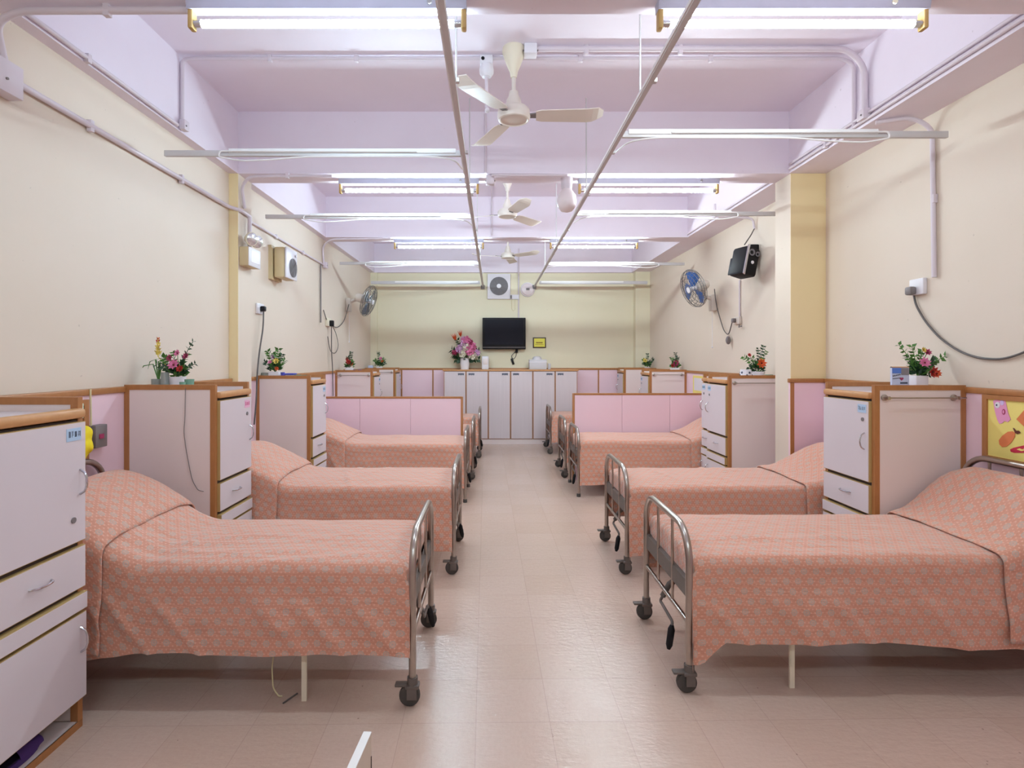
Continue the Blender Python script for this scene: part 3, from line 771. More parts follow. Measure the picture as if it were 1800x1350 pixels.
# x positions follow the wandering cord
t = thing('thin_cord', 'thin grey cord hanging down the side of the second left cabinet', 'cord', (px(326, 3.27), 3.27, 1.0))
MB().tube(fillet([(px(x, 3.272), 3.272, pz(y, 3.272)) for x, y in ((326, 682), (325, 735), (323, 760), (327, 790), (333, 822), (338, 845), (348, 862), (358, 864))], .03), .002, 5).build('cord', 'grey', t)

# ------------------------------------------------------------ low pink partitions between the middle beds
def partition(x0, x1, y, h, joints, label):
    t = thing('low_partition', label, 'partition', ((x0+x1)/2, y, 0))
    xs = [x0]+joints+[x1]
    for a, b in zip(xs, xs[1:]):
        MB().box(a+.0015, b-.0015, y-.012, y+.012, .0, h-.024).build('panel', 'pink', t)
    MB().box(x0-.0, x1+.0, y-.018, y+.018, h-.024, h, bev=.004).build('top_edge', 'wood', t)
    xe = x1 if x0 < -1 else x0
    MB().box(xe-.014, xe+.014, y-.018, y+.018, 0, h-.002, bev=.003).build('end_edge', 'wood', t)
partition(XL+.035, px(812, 6.7), 6.7, pz(697, 6.7), [px(633, 6.7), px(722, 6.7)], 'low pink partition behind the third left bed')
partition(px(1008, 6.78), XR-.035, 6.78, pz(691, 6.78), [px(1093, 6.78), px(1177, 6.78)], 'low pink partition behind the third right bed')

# ------------------------------------------------------------ beds
WY = .345
def foot_frame(mb, x, top, bars, r=.0165, zb=.105, zs=.31):
    rc = .15
    pts = [(x, -WY, zb), (x, -WY, top-rc)]+[tuple(v) for v in arc((x, -WY+rc, top-rc), (0, -1, 0), (0, 0, 1), rc, 0, pi/2, 8)]
    pts += [tuple(v) for v in arc((x, WY-rc, top-rc), (0, 0, 1), (0, 1, 0), rc, 0, pi/2, 8)]+[(x, WY, top-rc), (x, WY, zb)]
    mb.tube(pts, r, 12)
    mb.tube([(x, -WY, zs), (x, WY, zs)], .0115, 10)
    for b in bars:
        zt = top-(0 if abs(b) < WY-rc else rc-sqrt(rc*rc-(abs(b)-WY+rc)**2))
        mb.tube([(x, b, zs), (x, b, zt)], .0075, 8)
def make_bed(casters=True, flip=1, L=1.83, ht=.73):
    t = thing('hospital_bed', None, 'bed', (0, 0, 0))
    m = MB(); foot_frame(m, 0, ht, (-.115, .115), zb=.1 if casters else .012); m.build('foot_frame', 'steel', t)
    m = MB(); foot_frame(m, L, .95, (-.18, 0, .18), zb=.1 if casters else .012); m.build('head_frame', 'steel', t)
    m = MB()
    for s in (-1, 1):
        m.box(.0, L, s*.3-.018, s*.3+.018, .425, .43); m.box(.0, L, s*.318-.003, s*.318+.003, .425, .47)
    m.box(-.004, .02, -WY+.01, WY-.01, .415, .492); m.box(L-.02, L, -WY+.01, WY-.01, .415, .48)
    for s in (-1, 1): m.box(.0, .026, s*(WY-.03)-.014, s*(WY-.03)+.014, .42, .495)
    m.build('bed_base', 'iron', t)
    m = MB(); m.box(.04, L-.04, -.32, .32, .455, .475); m.build('deck', 'iron', t)
    m = MB(); m.box(.025, L-.03, -.335, .335, .478, .585, bev=.035); m.build('mattress', 'matt', t)
    m = MB(); m.box(.06, .34, -.16, .16, .33, .425, bev=.01); m.build('gear_box', 'brown', t)
    # crank under the foot end
    k = MB()
    k.tube([(.12, .02, .40), (.03, .03, .33), (.0, .04, .265)], .015, 10)
    k.tube(fillet([(0, .04, .265), (-.012, .045, .24), (-.006, -.13, .215), (-.012, -.145, .2)], .02), .0075, 8)
    cr = k.build('crank', 'iron', t)
    k = MB(); k.tube([(-.012, -.145, .205), (-.016, -.148, .185), (-.03, -.158, .115), (-.034, -.16, .095)], [.009, .017, .016, .008], 10); k.build('crank_handle', 'black', cr)
    for s in (-1, 1):
        k = MB(); k.box(.48-.011, .48+.011, s*.312-.005, s*.312+.005, .0, .425); k.box(.473, .487, s*.312-.009, s*.312+.008, .1, .4); k.build('support_leg', 'ivory', t)
    for cx in (0, L):
        for s in (-1, 1):
            if casters:
                c = MB(); c.cyl((cx, s*WY, .088), (cx, s*WY, .125), .023, 14)
                c.box(cx-.03, cx+.03, s*WY-.024, s*WY+.024, .078, .096, bev=.006)
                for q in (-1, 1): c.box(cx-.02, cx+.022, s*WY+q*.019-.003, s*WY+q*.019+.003, .035, .085)
                pe = flip if cx == 0 else -flip
                c.box(min(cx-pe*.075, cx-pe*.02), max(cx-pe*.075, cx-pe*.02), s*WY-.017, s*WY+.017, .086, .098, bev=.004)
                cc = c.build('caster', 'iron', t)
                w_ = MB(); w_.lathe([(0, -.0135), (.03, -.0135), (.044, -.011), (.046, 0), (.044, .011), (.03, .0135), (0, .0135)], (cx-.012*flip, s*WY, .0465), (0, 1, 0), 24); w_.build('wheel', 'rubber', cc)
            else:
                c = MB(); c.lathe([(0, 0), (.022, 0), (.021, .03), (.0175, .035), (0, .035)], (cx, s*WY, 0), n=14); c.build('foot', 'rubber', t)
    return t
PROTO = {(c_, f_): make_bed(c_, f_) for c_ in (True, False) for f_ in (-1, 1)}
def smooth(u): u = max(0, min(1, u)); return u*u*(3-2*u)
def drape(e, r):
    q = r*pi/2
    if e <= 0: return 0, 0
    if e < q: return r*sin(e/r), r*(1-cos(e/r))
    return r, r+e-q
def cloth(bx_, by, side, x0, x1, topf, hemf, hw, name, seed, foot=0, lift=0, nx=70, flare=.02, amp=1.0, headfall=0, r=.045, creases=()):
    """linen sheet over a bed; local x from foot (0) to head, local y across. side=-1 left bed."""
    me = MB(); rows = []
    Ttot = hw+.5
    nv = 72
    off = seed*7.3
    for i in range(nx+1):
        u = i/nx; xl = x0-foot+(x1-x0+foot+headfall)*u
        row = []
        for j in range(nv+1):
            v = -1+2*j/nv
            sgn = 1 if v >= 0 else -1
            zt = topf(min(max(xl, x0), x1), 0)
            hem = hemf(xl, sgn*(1 if side > 0 else -1))
            span = (hw-r)+r*pi/2+max(0, zt-hem-r)
            # denser sampling on the sides
            a = abs(v)*span
            ey = a-(hw-r); oy, dy = drape(ey, r)
            yy = min(a, hw-r)+oy
            ex = max(0, x0-xl); ox_, dx_ = drape(ex, .03)
            eh = max(0, xl-x1); oh, dh = drape(eh, .03)
            xx = max(min(xl, x1), x0)-ox_+oh
            z = topf(min(max(xl, x0), x1), sgn*min(a, hw)) - dy
            if ex > 0: z = z-dx_*(1 if dy < .05 else .35) ; xx -= (.012 if dy > .05 else 0)
            if eh > 0: z = z-dh*(1 if dy < .05 else .3)
            z = max(z, hem-.02-(.09*min(1, ex/max(foot, .01)) if ex > 0 else 0))
            dn = max(0, dy-r)/max(.05, zt-hem)
            wob = noise.noise(Vector((xl*3.2+off, sgn*5+dn*.6, off)))+.5*noise.noise(Vector((xl*8+off, sgn*3+dn*1.2, off*2)))
            rdg = 1-abs(noise.noise(Vector(((xl+.9*dn*.4*(1 if seed % 2 else -1))*3.4+off*3, off, sgn*2)))*2.2)
            rdg = max(0, rdg-.55)*.035*min(1, dn*2.5)*smooth((1.15-dn)*3)
            yy += (.016*wob+rdg/max(.3, amp)+flare*dn)*min(1, dn*2)*amp+lift
            # wrinkles on top
            yl = sgn*yy
            wz = .007*noise.noise(Vector((xl*2.4+off, yl*5+off, 3.1)))+.0045*noise.noise(Vector((xl*6+yl*5+off, yl*9-xl*3, 1.7)))
            for (cx, cy, ca, cl, ch) in creases:
                dxx = (xl-cx)*cos(ca)+(yl-cy)*sin(ca); dyy = -(xl-cx)*sin(ca)+(yl-cy)*cos(ca)
                wz += ch*math.exp(-(dyy/.018)**2-(dxx/cl)**2)
            z += (wz*1.0+lift)*(1 if dy < r else .25)
            row.append((Vector((xx, yl, z)), (xl, sgn*a)))
        rows.append(row)
    V = [[me.bm.verts.new(p) for p, _ in row] for row in rows]
    for i in range(nx):
        for j in range(nv):
            f = me.bm.faces.new((V[i][j], V[i+1][j], V[i+1][j+1], V[i][j+1])); f.smooth = True
            for lp, (a, b) in zip(f.loops, ((i, j), (i+1, j), (i+1, j+1), (i, j+1))): lp[me.uv].uv = rows[a][b][1]
    mesh = bpy.data.meshes.new(name); bmesh.ops.recalc_face_normals(me.bm, faces=me.bm.faces[:]); me.bm.to_mesh(mesh); me.bm.free()
    mesh.materials.append(M['linen'])
    o = bpy.data.objects.new(name, mesh); C.objects.link(o)
    o.location = (bx_, by, 0); o.rotation_euler = (0, 0, pi if side < 0 else 0)
    return o
BEDS = [  # side, foot x, y centre, caster?, rise start, rise end, peak, seam, hem near, label words
    (-1, -.352, 2.71, True, 1.13, 1.66, .885, 1.33, .235, 'nearest left bed'),
    (1, .880, 2.805, True, 1.42, 1.78, .885, 1.40, .235, 'nearest right bed'),
    (-1, -.280, 4.15, True, 1.10, 1.60, .83, 1.22, .18, 'second left bed'),
    (1, .928, 4.15, True, 1.30, 1.72, .82, 1.24, .15, 'second right bed'),
    (-1, -.300, 6.06, False, 1.12, 1.65, .80, 1.25, .17, 'third left bed before the pink partition'),
    (1, .925, 6.30, False, 1.24, 1.66, .82, 1.22, .16, 'third right bed before the pink partition'),
    (-1, -.265, 7.12, True, 1.2, 1.7, .80, 1.3, .2, 'fourth left bed just behind the partition'),
    (1, .905, 7.23, True, 1.2, 1.7, .80, 1.3, .2, 'fourth right bed just behind the partition'),
    (-1, -.22, 8.60, True, 1.2, 1.7, .80, 1.3, .2, 'farthest left bed near the end cupboard'),
    (1, .90, 8.95, True, 1.2, 1.7, .80, 1.3, .2, 'farthest right bed near the end cupboard'),
]
first = {k_: True for k_ in PROTO}
for i, (s, fx_, yc_, cas, r0, r1, pk, seam, hem, words) in enumerate(BEDS):
    proto = PROTO[cas, s]
    if first[cas, s]: b = proto; first[cas, s] = False
    else: b = copy_tree(proto)
    b.location = (fx_, yc_, 0); b.rotation_euler = (0, 0, pi if s < 0 else 0)
    tag(b, ('steel bed with casters, the ' if cas else 'steel bed on plain feet, the ')+words, 'bed', 'metal beds in two rows')
    # flip the crank so that it hangs away from the viewer's side consistently
    def topf(x, y, r0=r0, r1=r1, pk=pk, sd=i):
        z = .622+(pk-.622)*smooth((x-r0)/(r1-r0))
        if r1+.02 < x: z -= .06*smooth((x-r1-.02)/.15)
        z -= .012*(abs(y)/.35)**2 + .022*smooth((abs(y)-.2)/.16)*smooth((x-r0)/(r1-r0))*2
        if x < .1: z -= .012*((.1-x)/.1)
        return z
    near = -1
    def hemf(x, sg, hem=hem, sd=i):
        h = hem+.012*sin(x*2.3+sd)+.008*sin(x*7+sd*2)
        if sd == 1 and x < .15: h -= .1*(1-(x-.05)/.1 if x > .05 else 1)
        return h if sg < 0 else hem+.06
    nx = 84 if i < 4 else 40
    cre = []
    rr = random.Random(i+3)
    for q in range(9 if i < 6 else 3):
        cre.append((rr.uniform(.15, seam-.05), rr.uniform(-.3, .3), rr.choice([0, 0, pi/2])+rr.uniform(-.35, .35), rr.uniform(.1, .35), rr.uniform(.004, .009)))
    if i == 0: cre += [(1.1, .12, .1, .3, .014), (1.2, .2, -.12, .3, .012), (.95, .02, .05, .4, .009)]
    o = cloth(fx_, yc_, s, .05, seam+.09, topf, hemf, .352, 'bedspread', i+1, foot=.14 if s > 0 else .08, nx=nx, creases=cre)
    tag(o, 'orange bedspread with grey medallion print on the '+words, 'bedspread', 'orange printed bedspreads')
    def topf2(x, y, f=topf, seam=seam, pk=pk, sd=i):
        z = f(x, y)+.014*smooth((x-seam+.01)/.05)
        return z
    def hemf2(x, sg, hem=hem, s=s):
        return hem+.02+.03*(x-seam)
    o = cloth(fx_, yc_, s, seam, 1.775, topf2, hemf2, .362, 'pillow_cover', i+31, lift=.010, nx=34 if i < 6 else 18, headfall=.05, flare=.03)
    tag(o, 'orange printed cover over the pillow of the '+words, 'pillow cover', 'orange covers over the pillows')
    md = o.modifiers.new('thickness', 'SOLIDIFY'); md.thickness = .006; md.offset = -1

# hanging cord under the nearest left bed
t = thing('cord', 'thin white cord hanging under the nearest left bed to the floor', 'cord', (px(495, 2.4), 2.4, 0))
MB().tube(fillet([(px(x, 2.42), 2.42, max(.006, pz(y, 2.42))) for x, y in ((482, 1125), (481, 1150), (478, 1175), (480, 1210), (490, 1228), (496, 1238))], .02), .003, 6).build('cord', 'cable_w', t)
MB().tube([(px(496, 2.36), 2.37, .006), (px(517, 2.4), 2.44, .006)], .004, 6).build('cord_end', 'cable', t)

# ------------------------------------------------------------ things on the cabinets
ZC = ZT-.058       # recessed cabinet top
def cup(x, y, z, r, h, label, m='jade', group=None):
    k = MB(); k.lathe([(0, 0), (r*.8, 0), (r, h), (r*.9, h), (r*.72, .006), (0, .006)], (x, y, z), n=20)
    return tag(recenter(k.build('cup', m)), label, 'cup', group)
# second left cabinet
plant(px(312, 3.5), 3.5, ZC, 'flowers in a white pot with a yellow and red spike, on the second left cabinet', ('round', .1, .10),
      [(.1, .235, 0, .02, 'dgreen'), (.05, .15, .02, .022, 'green'), (-.09, .13, 0, .03, 'green'), (.11, .09, 0, .02, 'dgreen'), (-.04, .16, .02, .02, 'green'), (-.12, .09, -.01, .03, 'dgreen')],
      [(-.125, .14, 0, .055, 'spike'), (.0, .085, -.04, .034, 'pinkf'), (.04, .06, -.04, .024, 'redf'), (.055, .14, 0, .022, 'magf'), (.0, .16, 0, .022, 'pinkf'), (-.05, .13, 0, .022, 'magf'), (-.03, .09, .0, .025, 'redf')], base_n=60)
t = thing('glass_vase', 'grey glass tumbler with thin grassy leaves on the second left cabinet', 'vase', (px(280, 3.5), 3.5, ZC))
MB().lathe([(0, 0), (.04, 0), (.042, .085), (.038, .085), (.036, .006), (0, .006)], (px(279, 3.5), 3.5, ZC), n=20).build('glass', 'glass', t)
g = MB()
for dx, dz in ((-.12, .11), (-.07, .14), (.03, .12), (.05, .08), (.0, .13)):
    b = Vector((px(279, 3.5), 3.5, ZC+.07)); g.tube([b, b+Vector((dx*.3, 0, dz)), b+Vector((dx*.8, 0, dz*.9)), b+Vector((dx, 0, dz*.55))], [.004, .004, .003, .001], 4)
g.build('leaves', 'green', t)
single(MB().box(px(290, 3.45)-.012, px(290, 3.45)+.018, 3.42, 3.47, ZC, ZC+.13, bev=.006), 'bottle', 'glass', 'slim clear bottle between tumbler and flower pot on the second left cabinet', 'bottle')
cup(px(321, 3.40), 3.40, ZC, .018, .07, 'small pale green cup right of the flower pot on the second left cabinet')
cup(px(333, 3.45), 3.45, ZC, .028, .085, 'wider green cup at the right of the second left cabinet top')
# third left cabinet
plant(px(484, 5.3), 5.3, ZC, 'leafy flower arrangement with a yellow bloom, on the third left cabinet', ('square', .1, .09),
      [(-.07, .2, 0, .035, 'green'), (.03, .22, 0, .035, 'green'), (.09, .12, 0, .03, 'green'), (-.1, .1, 0, .03, 'dgreen'), (.05, .17, .03, .03, 'dgreen'), (-.03, .18, .03, .03, 'green')],
      [(.02, .11, -.03, .03, 'yelf'), (-.02, .15, 0, .022, 'lilf'), (-.04, .1, -.03, .02, 'pinkf'), (.03, .04, -.04, .02, 'orgf')], base_n=60, base_r=.09)
single(MB().lathe([(0, 0), (.04, 0), (.045, .08), (.04, .08), (.036, .006), (0, .006)], (px(468, 5.3), 5.3, ZC), n=20), 'tumbler', 'glass', 'grey plastic tumbler left of the pot on the third left cabinet', 'tumbler')
t = thing('blue_lidded_box', 'small white box with a blue lid on the third left cabinet', 'box', (px(510, 5.3), 5.3, ZC))
MB().box(px(504, 5.3), px(517, 5.3), 5.26, 5.34, ZC, ZC+.06, bev=.005).build('body', 'white', t)
MB().box(px(502, 5.3), px(519, 5.3), 5.25, 5.35, ZC+.06, ZC+.075, bev=.004).build('lid', 'bluecup', t)
cup(px(497, 5.25), 5.25, ZC, .02, .085, 'narrow dark blue cup in front of the pot on the third left cabinet', 'bluecup')
cup(px(524, 5.25), 5.25, ZC, .034, .06, 'green cup on the third left cabinet beside the blue-lidded box')
cup(px(535, 5.36), 5.36, ZC, .02, .055, 'small pale green cup at the right end of the third left cabinet')
# fourth left cabinet
plant(px(614, 7.85), 7.85, ZC, 'small red and green flower arrangement on the fourth left cabinet', ('square', .1, .09),
      [(.03, .22, 0, .03, 'dgreen'), (-.02, .16, 0, .03, 'dgreen'), (.05, .1, 0, .03, 'green')], [(0, .09, -.03, .04, 'redf'), (-.03, .13, 0, .025, 'redf'), (.03, .06, 0, .03, 'orgf')], base_n=50, base_r=.08)
cup(px(623, 7.8), 7.8, ZC, .022, .06, 'left blue cup on the fourth left cabinet', 'bluecup'); cup(px(632, 7.8), 7.8, ZC, .03, .06, 'right blue cup on the fourth left cabinet', 'bluecup')
# fifth left cabinet
plant(px(667, 9.6), 9.6, ZC, 'bushy green arrangement with pink tips on the farthest left cabinet', ('square', .09, .08),
      [(-.02, .26, 0, .03, 'dgreen'), (.08, .14, 0, .035, 'green'), (-.08, .12, 0, .035, 'green'), (.1, .07, 0, .03, 'dgreen')], [(.03, .15, -.02, .03, 'pinkf'), (.05, .1, 0, .025, 'orgf')], base_n=60, base_r=.1)
single(MB().box(px(648, 9.6), px(656, 9.6), 9.55, 9.62, ZC, ZC+.1, bev=.004), 'carton', 'cardp', 'small white and blue carton on the farthest left cabinet', 'carton')
# nearest right cabinet
plant(px(1613, 3.4), 3.4, ZC, 'large flower arrangement with spreading green sprays, on the nearest right cabinet', ('square', .078, .11),
      [(-.115, .20, 0, .022, 'green'), (-.02, .19, .02, .026, 'green'), (.17, .13, 0, .026, 'green'), (.1, .1, .0, .03, 'dgreen'), (.1, .02, 0, .02, 'dgreen'), (-.05, .12, .02, .022, 'dgreen'), (.04, .16, .02, .022, 'green')],
      [(.01, .09, -.04, .032, 'pinkf'), (.06, .155, 0, .022, 'magf'), (.06, .035, -.04, .034, 'redf'), (.085, .025, -.04, .026, 'orgf'), (.035, .17, 0, .018, 'yelf')], base_n=60, base_r=.06)
x0, x1 = px(1568, 3.33), px(1598, 3.33)
t = thing('desk_calendar', 'standing card with blue picture and red heart beside the plant, nearest right cabinet', 'card', ((x0+x1)/2, 3.33, ZC))
MB().box(x0, x1, 3.33, 3.345, ZC, ZC+.165).build('card', 'cardp', t)
MB().box(x0, x1, 3.329, 3.346, ZC+.16, ZC+.166).build('top_edge', 'wood_l', t)
MB().box(x0+.001, x0+.055, 3.3285, 3.33, ZC+.125, ZC+.158).build('blue_picture', 'bluep', t)
MB().box(x0+.055, x1-.002, 3.3285, 3.33, ZC+.115, ZC+.158).build('grey_picture', 'grille', t)
hp = [Vector((x0+.058+.0013*16*sin(a)**3*.55, 3.3283, ZC+.092+.0013*.55*(13*cos(a)-5*cos(2*a)-2*cos(3*a)-cos(4*a)))) for a in [2*pi*i/24 for i in range(24)]]
MB().poly(hp, (0, .0015, 0)).build('heart', 'magf', t)
g = MB()
for i in range(5): g.box(x0+.004+i*.01, x0+.011+i*.01, 3.3285, 3.33, ZC+.106+.002*i, ZC+.113+.002*i)
for i in range(6): g.box(x0+.004+i*.009, x0+.010+i*.009, 3.3285, 3.33, ZC+.09+.001*i, ZC+.095+.001*i)
g.box(x0+.05, x1-.01, 3.3285, 3.33, ZC+.062, ZC+.072)
g.build('print', 'ink', t)
# second right cabinet
plant(px(1333, 5.4), 5.4, ZC, 'flower arrangement with upright sprays and an orange bloom, on the second right cabinet', ('round', .12, .09),
      [(.05, .25, 0, .026, 'dgreen'), (-.0, .23, 0, .022, 'dgreen'), (-.14, .15, 0, .03, 'green'), (-.06, .14, 0, .03, 'green'), (.08, .2, 0, .022, 'green'), (-.09, .05, 0, .03, 'dgreen')],
      [(.01, .09, -.04, .045, 'orgf'), (.03, .12, 0, .025, 'yelf'), (-.09, .17, 0, .02, 'redf')], base_n=50, base_r=.07)
t = thing('patterned_mug', 'white mug with a dark blue pattern, left of the pot on the second right cabinet', 'mug', (px(1311, 5.35), 5.35, ZC))
MB().lathe([(0, 0), (.05, 0), (.056, .06), (.05, .11), (.045, .11), (.045, .01), (0, .01)], (px(1311, 5.35), 5.35, ZC), n=22).build('body', 'white', t)
g = MB()
for k in range(14):
    a = 2*pi*k/14; g.ball((px(1311, 5.35)+.052*cos(a), 5.35+.052*sin(a), ZC+.03+.025*(k % 3)), .012, sy=.9, sub=1)
g.build('blue_pattern', 'ink', t)
cup(px(1352, 5.35), 5.35, ZC, .035, .06, 'pale green cup right of the pot on the second right cabinet')
plant(px(1186, 8.1), 8.1, ZC, 'dark red and green arrangement on the third right cabinet', ('square', .11, .08),
      [(.01, .22, 0, .03, 'dgreen'), (.05, .17, 0, .03, 'dgreen'), (-.05, .16, 0, .03, 'green'), (.07, .06, 0, .03, 'green')], [(0, .07, -.03, .045, 'magf'), (-.04, .04, -.03, .03, 'redf'), (.03, .1, 0, .03, 'redf')], base_n=60, base_r=.08)
plant(px(1138, 9.6), 9.6, ZC, 'small green arrangement with a yellow bloom on the farthest right cabinet', ('round', .1, .07),
      [(0, .23, 0, .03, 'dgreen'), (.1, .15, 0, .035, 'dgreen'), (-.07, .14, 0, .03, 'green')], [(-.05, .12, -.02, .04, 'yelf')], base_n=50, base_r=.1)
# big bouquet on the cupboard
random.seed(11)
fl = []
for (dx, dz, r, mk) in ((-.08, .12, .08, 'lilf'), (.02, .14, .10, 'whitef'), (.1, .1, .09, 'pinkf'), (.03, .26, .09, 'pinkf'), (.09, .22, .075, 'magf'), (-.17, .06, .05, 'magf'), (.14, .02, .08, 'whitef'),
                        (-.03, .04, .07, 'whitef'), (.0, .22, .07, 'lilf'), (.15, .17, .07, 'pinkf'), (.22, .06, .06, 'lilf'), (-.02, .3, .05, 'lilf'), (.07, .16, .06, 'lilf')):
    fl.append((dx, dz+.06, -.08-.08*random.random(), r*1.3, 'ball_'+mk))
plant(px(817, 9.78), 9.78, zc+.004, 'big bouquet of pink, white and lilac flowers in a white vase on the end cupboard', ('vase', .17, .2),
      [(-.22, .16, 0, .07, 'dgreen'), (-.13, .34, 0, .05, 'dgreen'), (.24, .14, 0, .07, 'dgreen'), (.16, -.0, 0, .06, 'dgreen'), (-.15, .0, 0, .07, 'dgreen'), (-.2, .08, 0, .07, 'dgreen'), (.24, .0, 0, .06, 'dgreen'), (.0, .0, -.05, .06, 'green')],
      fl+[(-.16, .40, 0, .07, 'pointed'), (-.07, .46, 0, .06, 'pointed')], base_n=90, base_r=.2, leafs=.08, name='bouquet')

# ------------------------------------------------------------ left wall fittings
t = thing('emergency_light', 'white emergency light box with two round lamps on the left column', 'emergency light', (BL, 4.77, 2.28))
MB().box(BL, BL+.08, 4.655, 4.885, 2.30, 2.46, bev=.006).build('battery_box', 'beige', t)
MB().box(BL+.078, BL+.086, 4.655, 4.885, 2.30, 2.46, bev=.003).build('front_cover', 'white', t)
MB().box(BL+.0865, BL+.088, 4.69, 4.86, 2.335, 2.435).build('label_plate', 'lam', t)
for yy in (4.71, 4.82):
    MB().lathe([(0, 0), (.03, .0), (.058, .045), (.06, .06), (0, .062)], (BL+.045, yy, 2.54), (.75, -.35, -.15), 22).build('lamp_head', 'ivory', t)
    v = Vector((.75, -.35, -.15)).normalized()*.063
    MB().lathe([(.054, 0), (.04, .012), (0, .018)], Vector((BL+.045, yy, 2.54))+v, (.75, -.35, -.15), 22).build('lens', 'refl', t)
MB().cyl((BL+.04, 4.77, 2.45), (BL+.04, 4.77, 2.74), .018, 12).build('stem', 'pipe', t)
yb_ = 5.62
t = thing('box_fan', 'beige and white box fan with a round grey grille on the left wall', 'fan', (XL, yb_, 2.28))
MB().box(XL, XL+.03, yb_-.17, yb_+.1, 2.3, 2.64).build('back_plate', 'beige', t)
MB().box(XL+.04, XL+.15, yb_-.14, yb_+.16, 2.32, 2.63, bev=.02).build('body', 'beige', t)
MB().box(XL+.15, XL+.17, yb_-.14, yb_+.16, 2.32, 2.63, bev=.008).build('front', 'white', t)
MB().cyl((XL+.168, yb_+.03, 2.44), (XL+.176, yb_+.03, 2.44), .095, 26).build('grille', 'grille', t)
g = MB(); disc_grille(g, (XL+.18, yb_+.03, 2.44), .095, (1, 0, 0), (0, 0, 1), 6, 8, .002); g.build('grille_rings', 'grey', t)
MB().cyl((XL+.168, yb_+.1, 2.575), (XL+.185, yb_+.1, 2.575), .014, 12).build('knob', 'white', t)
# socket with black plug and long cable
ys = 2.25*960/(868-455)
def wall_pt(x, y, side, off=.012):
    d = (2.25 if side < 0 else 2.82)*960/abs(x-868)
    X_ = (XL+off) if side < 0 else (XR-off)
    return (X_, d, pz(y, d))
t = thing('wall_socket', 'white wall socket with a black plug on the left wall beyond the column', 'socket', (XL, ys, 1.93))
MB().box(XL, XL+.02, ys-.075, ys+.075, 1.93, 2.03, bev=.005).build('plate', 'white', t)
MB().box(XL+.02, XL+.065, ys-.025, ys+.025, 1.955, 2.005, bev=.01).build('plug', 'black', t)
t2 = thing('power_cable', 'black cable hanging from the left wall socket down behind the second left bed', 'cable', (XL+.05, ys, 1.0))
MB().tube(fillet([(XL+.045, ys, 1.96), (XL+.05, ys-.02, 1.8), (XL+.045, ys-.1, 1.55), (XL+.06, ys-.18, 1.34), (XL+.075, ys-.23, 1.1), (XL+.06, ys-.24, .9)], .1), .0075, 8).build('cord', 'cable', t2)
conduit([(XL+.01, 4.93, 2.3), (XL+.01, 4.96, 2.05)], .007, 'thin yellowed conduit from the emergency light down to the socket', m='cable_w')
# far left socket with cables
p = wall_pt(575, 567, -1); ys2 = p[1]
t = thing('wall_socket', 'small wall socket with a black plug below the left wall fan', 'socket', (XL, ys2, 1.9))
MB().box(XL, XL+.03, ys2-.09, ys2+.09, p[2]-.05, p[2]+.06, bev=.005).build('plate', 'ivory', t)
MB().box(XL+.03, XL+.08, ys2-.0, ys2+.06, p[2]-.05, p[2]+.03, bev=.008).build('plug', 'black', t)
t = thing('power_cable', 'grey cable dropping from the far left socket behind the fourth left cabinet', 'cable', (XL+.03, ys2, 1.3))
MB().tube(fillet([(XL+.05, ys2+.03, p[2]-.04), (XL+.05, ys2+.03, p[2]-.4), (XL+.045, ys2+.1, p[2]-.62), (XL+.045, ys2+.12, p[2]-1.0)], .1), .007, 6).build('cord', 'cable', t)
def wallfan(side, mount, disc, R, bladem, label, aim, sw):
    t = thing('wall_fan', label, 'wall fan', mount)
    s = -side
    mx, my, mz = mount; c = Vector(disc); a = Vector(aim).normalized()
    MB().box(min(mx, mx+s*.07), max(mx, mx+s*.07), my-.06, my+.06, mz-.16, mz+.05, bev=.015).build('wall_bracket', 'offw', t)
    MB().tube([(mx+s*.05, my, mz), (mx+s*.16, my-.01, mz+.03), c-a*.16], .028, 10).build('arm', 'offw', t)
    MB().lathe([(0, -.2), (.045, -.2), (.062, -.17), (.066, -.08), (.05, -.05), (0, -.05)], c, a, 24).build('motor', 'offw', t)
    g = MB(); up = a.orthogonal().normalized()
    b_ = a.cross(up)
    for (rr, dz) in ((1, 0), (.97, .03), (.97, -.03), (.8, .055), (.6, .065), (.4, .07), (.2, .07), (.85, -.05), (.6, -.06), (.35, -.06)):
        g.tube([c+a*dz+(up*cos(2*pi*i/32)+b_*sin(2*pi*i/32))*R*rr for i in range(32)], .006 if rr == 1 else .003, 5, closed=True)
    for k in range(24):
        th = 2*pi*k/24; d = up*cos(th)+b_*sin(th)
        g.tube([c+a*.07+d*R*.12, c+a*.055+d*R*.8, c+d*R, c-a*.05+d*R*.85, c-a*.06+d*R*.3], .002, 4)
    g.build('guard', 'wire', t)
    MB().cyl(c+a*.06, c+a*.075, R*.16, 18).build('guard_badge', 'white', t)
    MB().cyl(c-a*.04, c+a*.04, .03, 14).build('hub', 'white', t)
    for k in range(3):
        bl = MB(); vs = []
        for i in range(7):
            th = 2*pi*k/3+.25*(i-3)*.9; 
            vs.append((th, ))
        th0 = 2*pi*k/3
        prof = [(.12, -.5), (.45, -.7), (.8, -.72), (.92, -.4), (.93, .1), (.85, .42), (.5, .45), (.12, .4)]
        pts = [c+(up*cos(th0+q)+b_*sin(th0+q))*R*rr+a*(.02*(q)/.6) for rr, q in prof]
        bl.poly(pts, a*.004); bl.build('blade', bladem, t)
    g = MB(); g.tube([(mx+s*.04, my, mz-.16), (mx+s*.04, my, mz-sw)], .003, 5); g.ball((mx+s*.04, my, mz-sw), .012, sub=1); g.build('pull_cord', 'white', t)
    return t
dl = 8.35
wallfan(-1, (XL, dl, 2.38), (px(648, 8.1), 8.1, pz(529, 8.1)), .235, 'dark_bl', 'white wall fan with dark blades on the left wall', (.94, -.04, -.32), .62)
